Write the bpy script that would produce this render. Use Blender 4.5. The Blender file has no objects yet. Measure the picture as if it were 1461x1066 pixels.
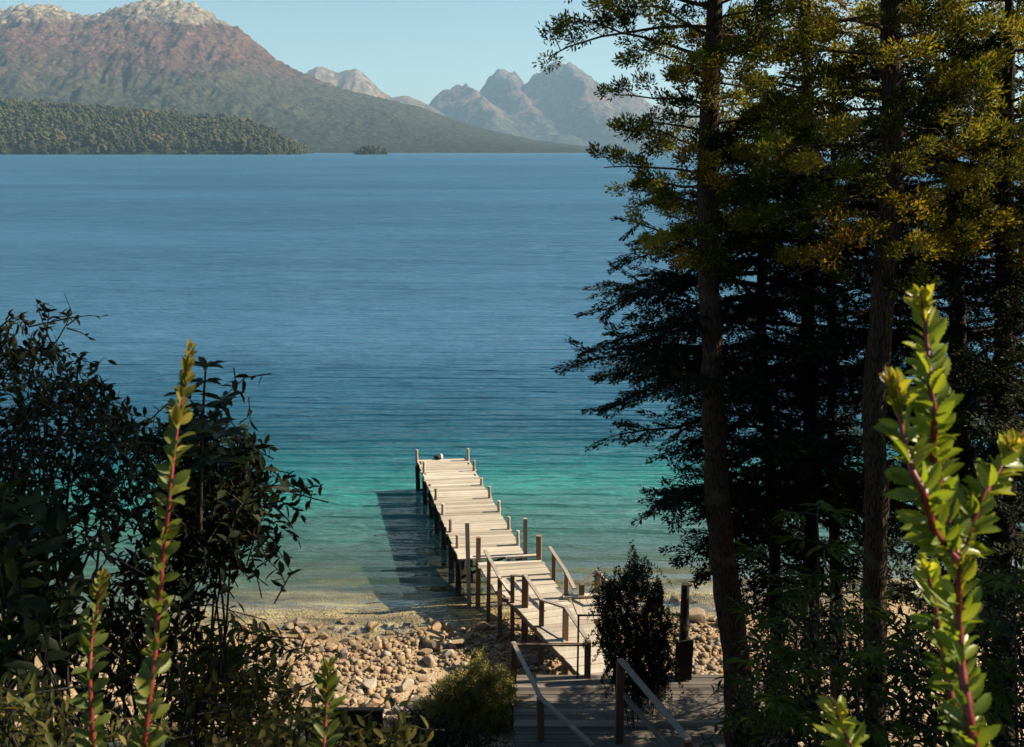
import bpy, math, random
import numpy as np
from mathutils import Vector, noise as mnoise

rng = np.random.default_rng(7)
random.seed(7)
sc = bpy.context.scene
COL = sc.collection
R = math.radians

# ------------------------------------------------------------------ camera
F, CX, CY, HZ = 1400.0, 730.5, 533.0, 214.0     # focal length, centre and horizon of the 1461 x 1066 photograph
PITCH = math.atan((CY - HZ) / F)
CH = 15.4                                       # eye above the lake
cp, sp = math.cos(PITCH), math.sin(PITCH)
CAM = Vector((0, 0, CH))


def ray(x, y):
    a, b = (x - CX) / F, (y - CY) / F
    return Vector((a, cp - b * sp, -sp - b * cp))


def PZ(x, y, d):            # point at camera depth d
    return CAM + ray(x, y) * d


def PD(x, y, D):            # point on the upright plane Y = D
    r = ray(x, y)
    return CAM + r * (D / r.y)


def G(x, y, z):             # point on the level plane z
    r = ray(x, y)
    return CAM + r * ((z - CH) / r.z)


# ------------------------------------------------------------------ objects
def tag(o, label=None, cat=None, group=None, kind=None):
    if label: o['label'] = label
    if cat: o['category'] = cat
    if group: o['group'] = group
    if kind: o['kind'] = kind
    return o


def empty(name, loc, label, cat, group=None):
    o = bpy.data.objects.new(name, None)
    o.empty_display_size = 0.2
    o.location = loc
    COL.objects.link(o)
    return tag(o, label, cat, group)


class MB:
    """collects geometry, builds ONE mesh object"""
    def __init__(self):
        self.v, self.f, self.t, self.n = [], [], [], 0

    def add(self, verts, faces, tint=0.5):
        verts = np.asarray(verts, dtype=np.float64).reshape(-1, 3)
        faces = np.asarray(faces, dtype=np.int64)
        self.v.append(verts)
        self.f.append(faces + self.n)
        t = np.empty(len(verts)); t[:] = tint
        self.t.append(t)
        self.n += len(verts)

    def box(self, c, ux, uy, uz, tint=0.5):
        c, ux, uy, uz = (np.array(q, float) for q in (c, ux, uy, uz))
        V = [c + a * ux + b * uy + d * uz for d in (-1, 1) for a, b in ((-1, -1), (1, -1), (1, 1), (-1, 1))]
        self.add(V, [(3, 2, 1, 0), (4, 5, 6, 7), (0, 1, 5, 4), (1, 2, 6, 5), (2, 3, 7, 6), (3, 0, 4, 7)], tint)

    def bar(self, a, b, w, h, tint=0.5, up=(0, 0, 1)):
        a, b = Vector(a), Vector(b)
        d = b - a
        l = d.length
        d.normalize()
        s = d.cross(Vector(up))
        if s.length < 1e-3: s = Vector((1, 0, 0))
        s.normalize()
        u = s.cross(d)
        self.box((a + b) / 2, d * l / 2, s * w / 2, u * h / 2, tint)

    def tube(self, pts, rad, n=8, tint=0.5, cap=True, rough=0.0):
        pts = [Vector(p) for p in pts]
        m = len(pts)
        V = []
        ref = Vector((0.31, 0.95, 0.11))
        for i, p in enumerate(pts):
            d = (pts[min(i + 1, m - 1)] - pts[max(i - 1, 0)]).normalized()
            s = d.cross(ref)
            if s.length < 1e-2: s = d.cross(Vector((1, 0, 0)))
            s.normalize()
            u = s.cross(d)
            for k in range(n):
                a = 2 * math.pi * k / n
                r = rad[i]
                if rough: r *= 1 + rough * mnoise.noise(Vector((math.cos(a) * 1.7, math.sin(a) * 1.7, i * 0.35)) + p * 0.7)
                V.append(p + (s * math.cos(a) + u * math.sin(a)) * r)
        Fc = []
        for i in range(m - 1):
            for k in range(n):
                k2 = (k + 1) % n
                Fc.append((i * n + k, i * n + k2, (i + 1) * n + k2, (i + 1) * n + k))
        self.add(V, Fc, tint)
        if cap:
            if n == 4:
                self.add(V[:4], [(3, 2, 1, 0)], tint); self.add(V[-4:], [(0, 1, 2, 3)], tint)
            else:
                for ring, c, fl in ((V[:n], pts[0], 1), (V[-n:], pts[-1], 0)):
                    W = [c] + ring
                    self.add(W, [(0, 1 + (k + 1) % n, 1 + k, 0)[:4] if False else ((0, 1 + (k + 1) % n, 1 + k) if fl else (0, 1 + k, 1 + (k + 1) % n)) for k in range(n)], tint)

    def leaves(self, C, D, Nn, L, W, tint, tpl):
        T, Fc = tpl
        D = D / np.maximum(np.linalg.norm(D, axis=1, keepdims=True), 1e-9)
        S = np.cross(D, Nn)
        S /= np.maximum(np.linalg.norm(S, axis=1, keepdims=True), 1e-9)
        U = np.cross(S, D)
        L = np.broadcast_to(np.asarray(L, float), (len(C),))
        W = np.broadcast_to(np.asarray(W, float), (len(C),))
        V = (C[:, None, :] + D[:, None, :] * (T[None, :, 0:1] * L[:, None, None])
             + S[:, None, :] * (T[None, :, 1:2] * W[:, None, None])
             + U[:, None, :] * (T[None, :, 2:3] * L[:, None, None]))
        k = len(T)
        ff = (Fc[None] + (np.arange(len(C)) * k)[:, None, None]).reshape(-1, Fc.shape[1])
        self.add(V.reshape(-1, 3), ff, np.repeat(np.broadcast_to(np.asarray(tint, float), (len(C),)), k))

    def mesh(self, name, smooth=False):
        V = np.concatenate(self.v)
        T = np.concatenate(self.t)
        me = bpy.data.meshes.new(name)
        me.vertices.add(len(V))
        me.vertices.foreach_set('co', V.astype(np.float32).ravel())
        li = np.concatenate([f.ravel() for f in self.f])
        sz = np.concatenate([np.full(len(f), f.shape[1]) for f in self.f])
        me.loops.add(len(li))
        me.loops.foreach_set('vertex_index', li.astype(np.int32))
        me.polygons.add(len(sz))
        me.polygons.foreach_set('loop_start', (np.cumsum(sz) - sz).astype(np.int32))
        me.polygons.foreach_set('loop_total', sz.astype(np.int32))
        me.polygons.foreach_set('use_smooth', np.full(len(sz), bool(smooth)))
        at = me.attributes.new('tint', 'FLOAT', 'POINT')
        at.data.foreach_set('value', T.astype(np.float32))
        me.update(calc_edges=True)
        return me

    def build(self, name, mat, parent=None, smooth=False):
        me = self.mesh(name, smooth)
        me.materials.append(mat)
        o = bpy.data.objects.new(name, me)
        COL.objects.link(o)
        if parent is not None:
            o.parent = parent
            me.transform(Matrix_T(-parent.location))
        return o


from mathutils import Matrix
def Matrix_T(v): return Matrix.Translation(v)


def settle(o):
    """a thing that is one mesh: move its origin to its base"""
    me = o.data
    n = len(me.vertices)
    a = np.empty(n * 3, np.float32)
    me.vertices.foreach_get('co', a)
    a = a.reshape(-1, 3)
    c = Vector(((a[:, 0].min() + a[:, 0].max()) / 2, (a[:, 1].min() + a[:, 1].max()) / 2, a[:, 2].min()))
    me.transform(Matrix_T(-c))
    o.location = c
    return o


# leaf templates: along, across, up
LEAF4 = (np.array([(0, 0, 0), (.45, -.5, .05), (1, 0, -.06), (.45, .5, .05)], float), np.array([(0, 1, 2, 3)]))
LEAF8 = (np.array([(0, 0, 0), (.3, -.42, .07), (.3, 0, 0), (.3, .42, .07), (.65, -.40, .04), (.65, 0, -.03), (.65, .40, .04), (1, 0, -.12)], float),
         np.array([(0, 1, 2, 2), (0, 2, 3, 3), (1, 4, 5, 2), (2, 5, 6, 3), (4, 7, 5, 5), (5, 7, 6, 6)]))
LEAF8 = (LEAF8[0], np.array([(0, 1, 2), (0, 2, 3), (1, 4, 5), (1, 5, 2), (2, 5, 6), (2, 6, 3), (4, 7, 5), (5, 7, 6)]))
# toothed leaf of the red-stemmed shrub
_u = [.0, .12, .22, .27, .37, .43, .53, .60, .69, .76, .84, .90, 1.0]
_w = [.05, .25, .40, .36, .50, .43, .52, .42, .46, .33, .33, .19, .0]
_T, _Fc = [], []
for i, (u, w) in enumerate(zip(_u, _w)):
    cup = .26 * w
    dr = -.16 * u * u
    for s in (-1, 0, 1):
        _T.append((u - (.03 if s == 0 else 0), s * w, cup * abs(s) + dr))
for i in range(len(_u) - 1):
    for k in range(2):
        a = i * 3 + k
        _Fc.append((a, a + 3, a + 4, a + 1))
LEAFT = (np.array(_T), np.array(_Fc))


# ------------------------------------------------------------------ materials
def mat_new(name):
    m = bpy.data.materials.new(name)
    m.use_nodes = True
    nt = m.node_tree
    nt.nodes.clear()
    return m, nt


def nd(nt, typ, props=None, **inp):
    n = nt.nodes.new(typ)
    for k, v in (props or {}).items(): setattr(n, k, v)
    for k, v in inp.items():
        key = k.replace('_', ' ')
        s = n.inputs[int(k[1:])] if k[0] == 'i' and k[1:].isdigit() else n.inputs[key]
        if isinstance(v, bpy.types.NodeSocket): nt.links.new(v, s)
        else: s.default_value = v
    return n


def ramp(nt, fac, stops, interp='LINEAR'):
    n = nt.nodes.new('ShaderNodeValToRGB')
    n.color_ramp.interpolation = interp
    e = n.color_ramp.elements
    while len(e) < len(stops): e.new(0.5)
    for el, (p, c) in zip(e, stops):
        el.position = p
        el.color = (c[0], c[1], c[2], 1) if not isinstance(c, (int, float)) else (c, c, c, 1)
    nt.links.new(fac, n.inputs[0])
    return n.outputs[0]


def mixc(nt, f, a, b, mode='MIX'):
    n = nt.nodes.new('ShaderNodeMix')
    n.data_type = 'RGBA'
    n.blend_type = mode
    for s, v in ((n.inputs[0], f), (n.inputs[6], a), (n.inputs[7], b)):
        if isinstance(v, bpy.types.NodeSocket): nt.links.new(v, s)
        elif isinstance(v, (int, float)): s.default_value = v
        else: s.default_value = (*v, 1)
    return n.outputs[2]


def mth(nt, op, a, b=None, c=None, clamp=False):
    n = nt.nodes.new('ShaderNodeMath')
    n.operation = op
    n.use_clamp = clamp
    for i, v in enumerate((a, b, c)):
        if v is None: continue
        if isinstance(v, bpy.types.NodeSocket): nt.links.new(v, n.inputs[i])
        else: n.inputs[i].default_value = v
    return n.outputs[0]


def maprange(nt, v, a, b, c=0.0, d=1.0):
    n = nt.nodes.new('ShaderNodeMapRange')
    nt.links.new(v, n.inputs[0])
    for i, q in enumerate((a, b, c, d)): n.inputs[i + 1].default_value = q
    return n.outputs[0]


def pos(nt, scale=(1, 1, 1)):
    g = nt.nodes.new('ShaderNodeNewGeometry')
    m = nd(nt, 'ShaderNodeMapping', Vector=g.outputs['Position'], Scale=scale)
    return m.outputs[0]


def objc(nt, scale=(1, 1, 1)):
    g = nt.nodes.new('ShaderNodeTexCoord')
    m = nd(nt, 'ShaderNodeMapping', Vector=g.outputs['Object'], Scale=scale)
    return m.outputs[0]


def noi(nt, vec, scale, detail=4, rough=.55, dist=0):
    n = nd(nt, 'ShaderNodeTexNoise', Vector=vec, Scale=scale, Detail=detail, Roughness=rough, Distortion=dist)
    return n.outputs[0]


def out(nt, surf):
    o = nt.nodes.new('ShaderNodeOutputMaterial')
    nt.links.new(surf, o.inputs[0])


def principled(nt, col, rough=.7, bump=None, bstr=.3, bdist=.02, spec=.3, **kw):
    p = nt.nodes.new('ShaderNodeBsdfPrincipled')
    for s, v in (('Base Color', col), ('Roughness', rough), ('Specular IOR Level', spec)):
        if isinstance(v, bpy.types.NodeSocket): nt.links.new(v, p.inputs[s])
        elif s == 'Base Color': p.inputs[s].default_value = (*v, 1)
        else: p.inputs[s].default_value = v
    if bump is not None:
        b = nd(nt, 'ShaderNodeBump', Strength=bstr, Distance=bdist, Height=bump)
        nt.links.new(b.outputs[0], p.inputs['Normal'])
    return p.outputs[0]


def attr(nt, name='tint'):
    return nd(nt, 'ShaderNodeAttribute', {'attribute_name': name}).outputs['Fac']


def leaf_mat(name, stops, trans=.3, rough=.5, spec=.25, vary=.35):
    m, nt = mat_new(name)
    c = ramp(nt, attr(nt), stops)
    n = noi(nt, pos(nt), 9.0, 3)
    c = mixc(nt, 1.0, c, ramp(nt, n, [(.25, 1 - vary), (.75, 1 + vary)]), 'MULTIPLY')
    s = principled(nt, c, rough, spec=spec)
    tcol = mixc(nt, 1.0, c, (1.15, 1.1, .55), 'MULTIPLY')
    t = nd(nt, 'ShaderNodeBsdfTranslucent', Color=tcol).outputs[0]
    mx = nd(nt, 'ShaderNodeMixShader', Fac=trans, i1=s, i2=t)
    out(nt, mx.outputs[0])
    return m


def wood_mat(name, dark, mid, light, scale=(1.5, 22, 22), bs=.35, rot=0):
    m, nt = mat_new(name)
    t = attr(nt)
    c = ramp(nt, t, [(0, dark), (.5, mid), (1, light)])
    gv = nd(nt, 'ShaderNodeMapping', Vector=pos(nt), Rotation=(0, 0, -rot)).outputs[0]
    gv = nd(nt, 'ShaderNodeMapping', Vector=gv, Scale=scale).outputs[0]
    g = noi(nt, gv, 2.2, 6, .65, .6)
    c = mixc(nt, 1, c, ramp(nt, g, [(.28, .80), (.5, 1.0), (.75, 1.08)]), 'MULTIPLY')
    b = noi(nt, pos(nt), 1.3, 5, .6)
    c = mixc(nt, 1, c, ramp(nt, b, [(.3, .88), (.65, 1.05)]), 'MULTIPLY')
    out(nt, principled(nt, c, .82, g, bs, .01, .2))
    return m


def bark_mat(name, dark, light, lichen):
    m, nt = mat_new(name)
    v = objc(nt, (14, 14, 2.0))
    g = noi(nt, v, 2.2, 7, .68, .8)
    vo = nd(nt, 'ShaderNodeTexVoronoi', {'feature': 'DISTANCE_TO_EDGE'}, Vector=objc(nt, (17, 17, 2.6)), Scale=1.6).outputs[0]
    h = mth(nt, 'ADD', g, mth(nt, 'MULTIPLY', ramp(nt, vo, [(0, 0), (.2, 1)]), .5))
    c = ramp(nt, h, [(.45, dark), (.95, light)])
    li = noi(nt, objc(nt), 2.3, 6, .7)
    c = mixc(nt, ramp(nt, li, [(.56, 0), (.68, .75)]), c, lichen)
    out(nt, principled(nt, c, .9, h, .9, .05, .15))
    return m


M = {}
M['cypress'] = leaf_mat('cypress_foliage', [(0, (.016, .022, .007)), (.35, (.050, .058, .010)), (.65, (.23, .215, .026)), (.9, (.33, .24, .03)), (1, (.20, .10, .022))], .32, .65, .1)
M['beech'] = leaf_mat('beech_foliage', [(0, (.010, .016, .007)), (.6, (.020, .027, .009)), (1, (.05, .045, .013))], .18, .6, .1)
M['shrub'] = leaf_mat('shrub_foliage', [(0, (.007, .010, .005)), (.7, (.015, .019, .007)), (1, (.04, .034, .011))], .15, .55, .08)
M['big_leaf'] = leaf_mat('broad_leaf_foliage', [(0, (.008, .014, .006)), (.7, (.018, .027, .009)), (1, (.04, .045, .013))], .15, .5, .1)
M['understorey'] = leaf_mat('understorey_foliage', [(0, (.03, .044, .008)), (.6, (.06, .082, .012)), (1, (.12, .11, .02))], .35, .55, .06)
M['brown_leaf'] = leaf_mat('tired_foliage', [(0, (.030, .042, .010)), (.6, (.080, .074, .018)), (1, (.18, .13, .04))], .35, .55, .12)
M['broom'] = leaf_mat('broom_foliage', [(0, (.06, .07, .015)), (.6, (.17, .16, .035)), (1, (.28, .22, .06))], .35, .5)
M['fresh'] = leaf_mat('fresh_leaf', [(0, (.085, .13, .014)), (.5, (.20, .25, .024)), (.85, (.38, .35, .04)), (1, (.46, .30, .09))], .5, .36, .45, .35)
M['dull_fresh'] = leaf_mat('dull_fresh_leaf', [(0, (.055, .080, .014)), (.5, (.115, .135, .022)), (.85, (.22, .18, .03)), (1, (.30, .20, .06))], .45, .45, .3, .2)  # duller, darker green than the fresh leaves
M['deck'] = wood_mat('weathered_deck_wood', (.27, .23, .185), (.41, .355, .28), (.50, .44, .36))
M['post'] = wood_mat('weathered_post_wood', (.16, .12, .085), (.27, .22, .17), (.42, .37, .30), (16, 16, 1.2), .5)
M['brown_wood'] = wood_mat('brown_wood', (.075, .045, .028), (.13, .078, .047), (.21, .135, .085), (16, 16, 1.2), .5)
M['rail'] = wood_mat('grey_rail_wood', (.16, .13, .11), (.25, .21, .175), (.36, .31, .26), (5, 5, 5), .4)
M['dark_wood'] = wood_mat('shade_toned_dark_wood', (.016, .014, .011), (.028, .023, .018), (.05, .04, .03), (10, 10, 2), .5)  # darkened so the timber colour carries the shade beneath the pier deck
M['plat'] = wood_mat('shade_toned_platform_wood', (.05, .043, .036), (.10, .085, .07), (.165, .14, .118), (.7, 9, 9), .12)  # base tone lowered to deepen the shade on platform and stairs
M['bark'] = bark_mat('conifer_bark', (.009, .006, .005), (.085, .055, .036), (.13, .115, .07))
M['dark_bark'] = bark_mat('dark_bark', (.014, .011, .009), (.06, .046, .036), (.08, .07, .05))
M['twig'] = bark_mat('twig_bark', (.03, .022, .016), (.10, .075, .055), (.16, .13, .10))
m, nt = mat_new('red_stem')
n = noi(nt, objc(nt), 60, 3)
out(nt, principled(nt, ramp(nt, n, [(.3, (.10, .012, .010)), (.7, (.21, .028, .022))]), .4, spec=.4))
M['red'] = m
m, nt = mat_new('black_metal')
out(nt, principled(nt, (.02, .02, .022), .5, noi(nt, pos(nt), 30), .2, .003))
M['metal'] = m
m, nt = mat_new('dark_canvas')
out(nt, principled(nt, (.012, .012, .014), .7, noi(nt, pos(nt), 20), .4, .02))
M['canvas'] = m
m, nt = mat_new('pale_float')
out(nt, principled(nt, ramp(nt, noi(nt, pos(nt), 12), [(.3, (.5, .48, .44)), (.7, (.7, .68, .63))]), .6))
M['pale'] = m

# stones
m, nt = mat_new('beach_stone')
rnd = nt.nodes.new('ShaderNodeObjectInfo').outputs['Random']
t = attr(nt)
c = ramp(nt, mth(nt, 'FRACT', mth(nt, 'ADD', rnd, t)), [(0, (.35, .235, .125)), (.25, (.23, .165, .105)), (.45, (.42, .315, .19)), (.6, (.19, .16, .13)), (.75, (.37, .25, .14)), (.88, (.27, .17, .10)), (1, (.42, .36, .27))])
n = noi(nt, objc(nt), 14, 6, .65)
c = mixc(nt, 1, c, ramp(nt, n, [(.3, .50), (.55, .80), (.75, .98)]), 'MULTIPLY')
wet = maprange(nt, nd(nt, 'ShaderNodeSeparateXYZ', Vector=pos(nt)).outputs[2], .02, .22)
c = mixc(nt, wet, mixc(nt, 1, c, (.72, .64, .52), 'MULTIPLY'), c)
out(nt, principled(nt, c, maprange(nt, wet, 0, 1, .3, .85), n, .4, .03))
M['stone'] = m

# ------------------------------------------------------------------ terrain
def shore(X):
    return 29.9 + .10 * X + .45 * math.sin(X * .55 + 1.2) + .22 * math.sin(X * 1.5)


PROF = [(-400, 14.5), (-30, 14.0), (0, 13.8), (1, 13.6), (5, 11.4), (10, 8.0), (15, 4.3), (18, 1.9), (20, 1.0), (23.5, .70)]


def terrain(X, D):
    Ds = shore(X) if abs(X) < 60 else 29.9 + .10 * X
    if D >= 23.5:
        if D <= Ds: z = (.70 - .35 * min(max((Ds - D) * (D - 23.5) / 10, 0), 1)) * (Ds - D) / (Ds - 23.5)
        else:
            q = D - Ds
            z = -.13 * q if q < 5 else (-.65 - .09 * (q - 5) if q < 15 else -1.55 - .35 * (q - 15))
            z = max(z, -7.0)
    else:
        z = np.interp(D, [a for a, b in PROF], [b for a, b in PROF])
    k = .16 * mnoise.fractal(Vector((X * .35, D * .35, 3.1)), 1.0, 2.0, 4)
    z = z + k * (1 if D < 23 else .35)
    if z > .02 and 24.2 < D < 31:
        g = math.exp(-((X + .25 - .45 * (27.5 - D)) / 1.35) ** 2) * min((D - 24.2) / 1.2, 1)
        z = z * (1 - .93 * g) + .02 * g
    return float(z)


def grid_mesh(name, xs, ys, fz, mat, smooth=True):
    nx, ny = len(xs), len(ys)
    V = np.empty((ny, nx, 3))
    for j, y in enumerate(ys):
        for i, x in enumerate(xs):
            V[j, i] = (x, y, fz(x, y))
    a = (np.arange(ny - 1)[:, None] * nx + np.arange(nx - 1)[None]).ravel()
    mb = MB()
    mb.add(V.reshape(-1, 3), np.stack([a, a + 1, a + nx + 1, a + nx], 1))
    return mb.build(name, mat, None, smooth)


m, nt = mat_new('ground')
sx = nd(nt, 'ShaderNodeSeparateXYZ', Vector=pos(nt))
zz, yy = sx.outputs[2], sx.outputs[1]
big = noi(nt, pos(nt), .55, 5, .6)
vo = nd(nt, 'ShaderNodeTexVoronoi', Vector=pos(nt), Scale=13)
vo2 = nd(nt, 'ShaderNodeTexVoronoi', Vector=pos(nt), Scale=34)
grav = ramp(nt, mth(nt, 'MULTIPLY', vo.outputs['Color'], 1.0), [(.1, (.20, .145, .09)), (.45, (.36, .265, .165)), (.7, (.28, .195, .115)), (.95, (.42, .33, .22))])
grav = mixc(nt, .5, grav, ramp(nt, vo2.outputs['Color'], [(0, (.25, .18, .11)), (1, (.5, .39, .26))]))
grav = mixc(nt, 1, grav, ramp(nt, big, [(.3, .75), (.7, 1.15)]), 'MULTIPLY')
wet = maprange(nt, zz, .0, .2)
grav = mixc(nt, wet, mixc(nt, 1, grav, (.7, .62, .5), 'MULTIPLY'), grav)
bedn = noi(nt, pos(nt, (.6, 1.5, 1)), .9, 6, .65)
bed = ramp(nt, bedn, [(.36, (.06, .05, .034)), (.5, (.21, .165, .095)), (.64, (.40, .32, .18))])
bed = mixc(nt, maprange(nt, zz, -1.3, -.35), (.05, .075, .06), bed)  # deeper bed darkened in colour, standing in for light absorbed by the water
grav = mixc(nt, maprange(nt, zz, -.12, 0), bed, grav)
soil = ramp(nt, noi(nt, pos(nt), 3.0, 8, .7), [(.3, (.018, .014, .009)), (.55, (.045, .033, .02)), (.75, (.08, .06, .035))])
sm = mth(nt, 'ADD', zz, mth(nt, 'MULTIPLY', big, 1.0))
c = mixc(nt, maprange(nt, sm, 1.45, 1.8), grav, soil)
hgt = mth(nt, 'ADD', mth(nt, 'MULTIPLY', vo.outputs['Distance'], -1.0), noi(nt, pos(nt), 8, 6))
out(nt, principled(nt, c, .9, hgt, .6, .05, .2))
M['ground'] = m


def axis(parts):
    a = []
    for s, e, st in parts: a += list(np.arange(s, e, st))
    return np.array(sorted(set(np.round(a, 4))))


xs = np.concatenate([-np.geomspace(22000, 40, 14), axis([(-35, -12, 1.2), (-12, 14, .3), (14, 36, 1.2)]), np.geomspace(40, 22000, 14)])
ys = np.concatenate([axis([(-400, -40, 60), (-40, -4, 4), (-4, 17, .5), (17, 36, .3), (36, 60, 1.2)]), np.geomspace(62, 24000, 26)])
tag(grid_mesh('ground', xs, ys, terrain, M['ground']), 'beach of tan gravel rising to a dark earth bluff', 'ground', kind='structure')

# ------------------------------------------------------------------ water
m, nt = mat_new('lake_water')
P = nd(nt, 'ShaderNodeSeparateXYZ', Vector=pos(nt))
wob = noi(nt, pos(nt, (.05, .16, 1)), 1.0, 5, .6)
off = mth(nt, 'SUBTRACT', mth(nt, 'ADD', P.outputs[1], mth(nt, 'MULTIPLY', mth(nt, 'SUBTRACT', wob, .5), 7.0)), mth(nt, 'MULTIPLY', P.outputs[0], .10))
dep = maprange(nt, off, 30.0, 80.0)
def dp(D): return (D - 30) / 50
body = ramp(nt, dep, [(dp(30), (.11, .13, .09)), (dp(34), (.062, .135, .120)), (dp(40), (.048, .150, .140)), (dp(44.5), (.030, .185, .178)), (dp(47), (.018, .125, .150)), (dp(52), (.014, .078, .124)), (dp(64), (.022, .092, .160)), (1, (.042, .124, .212))])
opac = ramp(nt, dep, [(dp(30), .0), (dp(31.7), .04), (dp(33.2), .34), (dp(35), .58), (dp(38.5), .80), (dp(44), .97), (dp(50), 1)])
# ripples: crests run across the view, two sizes; slicks where the wind leaves the surface smooth
w1 = noi(nt, pos(nt, (.13, .72, 1)), 1.0, 3, .5, .5)
w2 = noi(nt, pos(nt, (.55, 2.6, 1)), 1.0, 3, .55, .4)
w3 = noi(nt, pos(nt, (2.5, 9, 1)), 1.0, 2, .5)
wt = nd(nt, 'ShaderNodeTexWave', {'wave_type': 'BANDS', 'bands_direction': 'Y', 'wave_profile': 'SIN'}, Vector=pos(nt, (.2, 1, 1)), Scale=.24, Distortion=7.0, Detail=2.5, i4=.55, i5=.5).outputs[1]
w4 = noi(nt, pos(nt, (.02, .11, 1)), 1.0, 3, .5)
w5 = noi(nt, pos(nt, (.05, .30, 1)), 1.0, 3, .5, .4)
w6 = noi(nt, pos(nt, (.008, .05, 1)), 1.0, 3, .5, .4)
wv0 = mth(nt, 'ADD', mth(nt, 'MULTIPLY', w5, 1.1), mth(nt, 'MULTIPLY', w6, 3.0))
wv = mth(nt, 'ADD', wv0, mth(nt, 'ADD', mth(nt, 'ADD', mth(nt, 'MULTIPLY', wt, .34), mth(nt, 'MULTIPLY', w1, .9)), mth(nt, 'ADD', mth(nt, 'MULTIPLY', w2, .32), mth(nt, 'ADD', mth(nt, 'MULTIPLY', w3, .07), mth(nt, 'MULTIPLY', w4, 1.4)))))
sl = noi(nt, pos(nt, (.0022, .006, 1)), 1.0, 6, .65, 1.5)
calm = ramp(nt, sl, [(.45, 1.0), (.7, .5)])
near = maprange(nt, P.outputs[1], 30.5, 38, .10, 1)
bmp = nd(nt, 'ShaderNodeBump', Strength=mth(nt, 'MULTIPLY', calm, near), Distance=1.35, Height=wv)
glo = nd(nt, 'ShaderNodeBsdfGlossy', Color=(1, 1, 1, 1), Roughness=.06, Normal=bmp.outputs[0])
geo = nt.nodes.new('ShaderNodeNewGeometry')
dt = nd(nt, 'ShaderNodeVectorMath', {'operation': 'DOT_PRODUCT'}, i0=geo.outputs['Incoming'], i1=bmp.outputs[0]).outputs['Value']
ct = mth(nt, 'SUBTRACT', 1.0, mth(nt, 'MINIMUM', mth(nt, 'ABSOLUTE', dt), 1.0))
fre_ = mth(nt, 'ADD', .02, mth(nt, 'MULTIPLY', .98, mth(nt, 'POWER', ct, 5.0)))
bodyv = mixc(nt, 1, body, ramp(nt, noi(nt, pos(nt, (.004, .02, 1)), 1, 4), [(.3, .9), (.7, 1.1)]), 'MULTIPLY')
dif = nd(nt, 'ShaderNodeBsdfDiffuse', Color=bodyv, Normal=bmp.outputs[0])
tra = nd(nt, 'ShaderNodeBsdfTransparent', Color=(.95, .97, .93, 1))
b1 = nd(nt, 'ShaderNodeMixShader', Fac=opac, i1=tra.outputs[0], i2=dif.outputs[0])
b2 = nd(nt, 'ShaderNodeMixShader', Fac=fre_, i1=b1.outputs[0], i2=glo.outputs[0])
out(nt, b2.outputs[0])
M['water'] = m
mb = MB()
mb.add([(-21000, 24, 0), (21000, 24, 0), (21000, 23000, 0), (-21000, 23000, 0)], [(0, 1, 2, 3)])
tag(mb.build('lake_water', M['water']), 'rippled blue lake turning turquoise near the beach', 'lake', kind='structure')


# ------------------------------------------------------------------ mountains
def mountain_mat(name, stops, zmax, nscale, tree_scale, bump=.6, bdist=12., nv=.30):
    m, nt = mat_new(name)
    z = nd(nt, 'ShaderNodeSeparateXYZ', Vector=pos(nt)).outputs[2]
    n = noi(nt, pos(nt), nscale, 7, .62)
    n2 = noi(nt, pos(nt), nscale * 7, 5, .65)
    f = mth(nt, 'ADD', mth(nt, 'DIVIDE', z, zmax), mth(nt, 'ADD', mth(nt, 'MULTIPLY', mth(nt, 'SUBTRACT', n, .5), nv), mth(nt, 'MULTIPLY', mth(nt, 'SUBTRACT', n2, .5), .22)))
    c = ramp(nt, f, stops)
    tv = nd(nt, 'ShaderNodeTexVoronoi', Vector=pos(nt), Scale=tree_scale)
    c = mixc(nt, 1, c, ramp(nt, tv.outputs['Color'], [(0, .3), (1, 1.7)]), 'MULTIPLY')
    c = mixc(nt, 1, c, ramp(nt, noi(nt, pos(nt), nscale * 22, 5, .7), [(.35, .5), (.65, 1.45)]), 'MULTIPLY')
    h = mth(nt, 'ADD', noi(nt, pos(nt), nscale * 12, 8, .7), mth(nt, 'MULTIPLY', tv.outputs['Distance'], -.35))
    out(nt, principled(nt, c, .95, h, bump, bdist, .05))
    return m


def ridge_mountain(name, pts, Dr, Df, mat, label, steps=300, rows=70, amp=.12, freq=1 / 700., back=.5, spow=1.1, tooth=.012):
    px = np.linspace(pts[0][0], pts[-1][0], steps)
    py = np.interp(px, [p[0] for p in pts], [p[1] for p in pts])
    vs = np.concatenate([np.linspace(0, 1, rows), np.linspace(1, 1 + back, 14)[1:]])
    V = np.empty((len(vs), steps, 3))
    for j, v in enumerate(vs):
        D = Df + (Dr - Df) * v
        for i in range(steps):
            top = PD(px[i], py[i], Dr)
            X = top.x * (D / Dr) ** .55
            H = max(top.z, 0)
            s = v ** spow if v <= 1 else max(1 - (v - 1) * 1.3, 0)
            q = Vector((X * freq, D * freq * .55, 1.7 + Dr * .01))
            rn = mnoise.ridged_multi_fractal(q, 1.0, 2.1, 6, 1.0, 2.0) - 1.2
            w = 4 * v * (1 - v) if v < 1 else 0
            z = H * s + H * amp * rn * (.25 * (1 - min(v, 1)) + w) * min(v * 3, 1)
            z += H * tooth * mnoise.fractal(Vector((X * freq * 9, D * freq * 3, 4)), .9, 2, 5) * min(v * 3, 1)
            V[j, i] = (X, D, z - 3 * (1 - min(v * 8, 1)))
    a = (np.arange(len(vs) - 1)[:, None] * steps + np.arange(steps - 1)[None]).ravel()
    mb = MB()
    mb.add(V.reshape(-1, 3), np.stack([a, a + 1, a + steps + 1, a + steps], 1))
    return tag(mb.build(name, mat, None, True), label, 'mountain', kind='structure')


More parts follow.
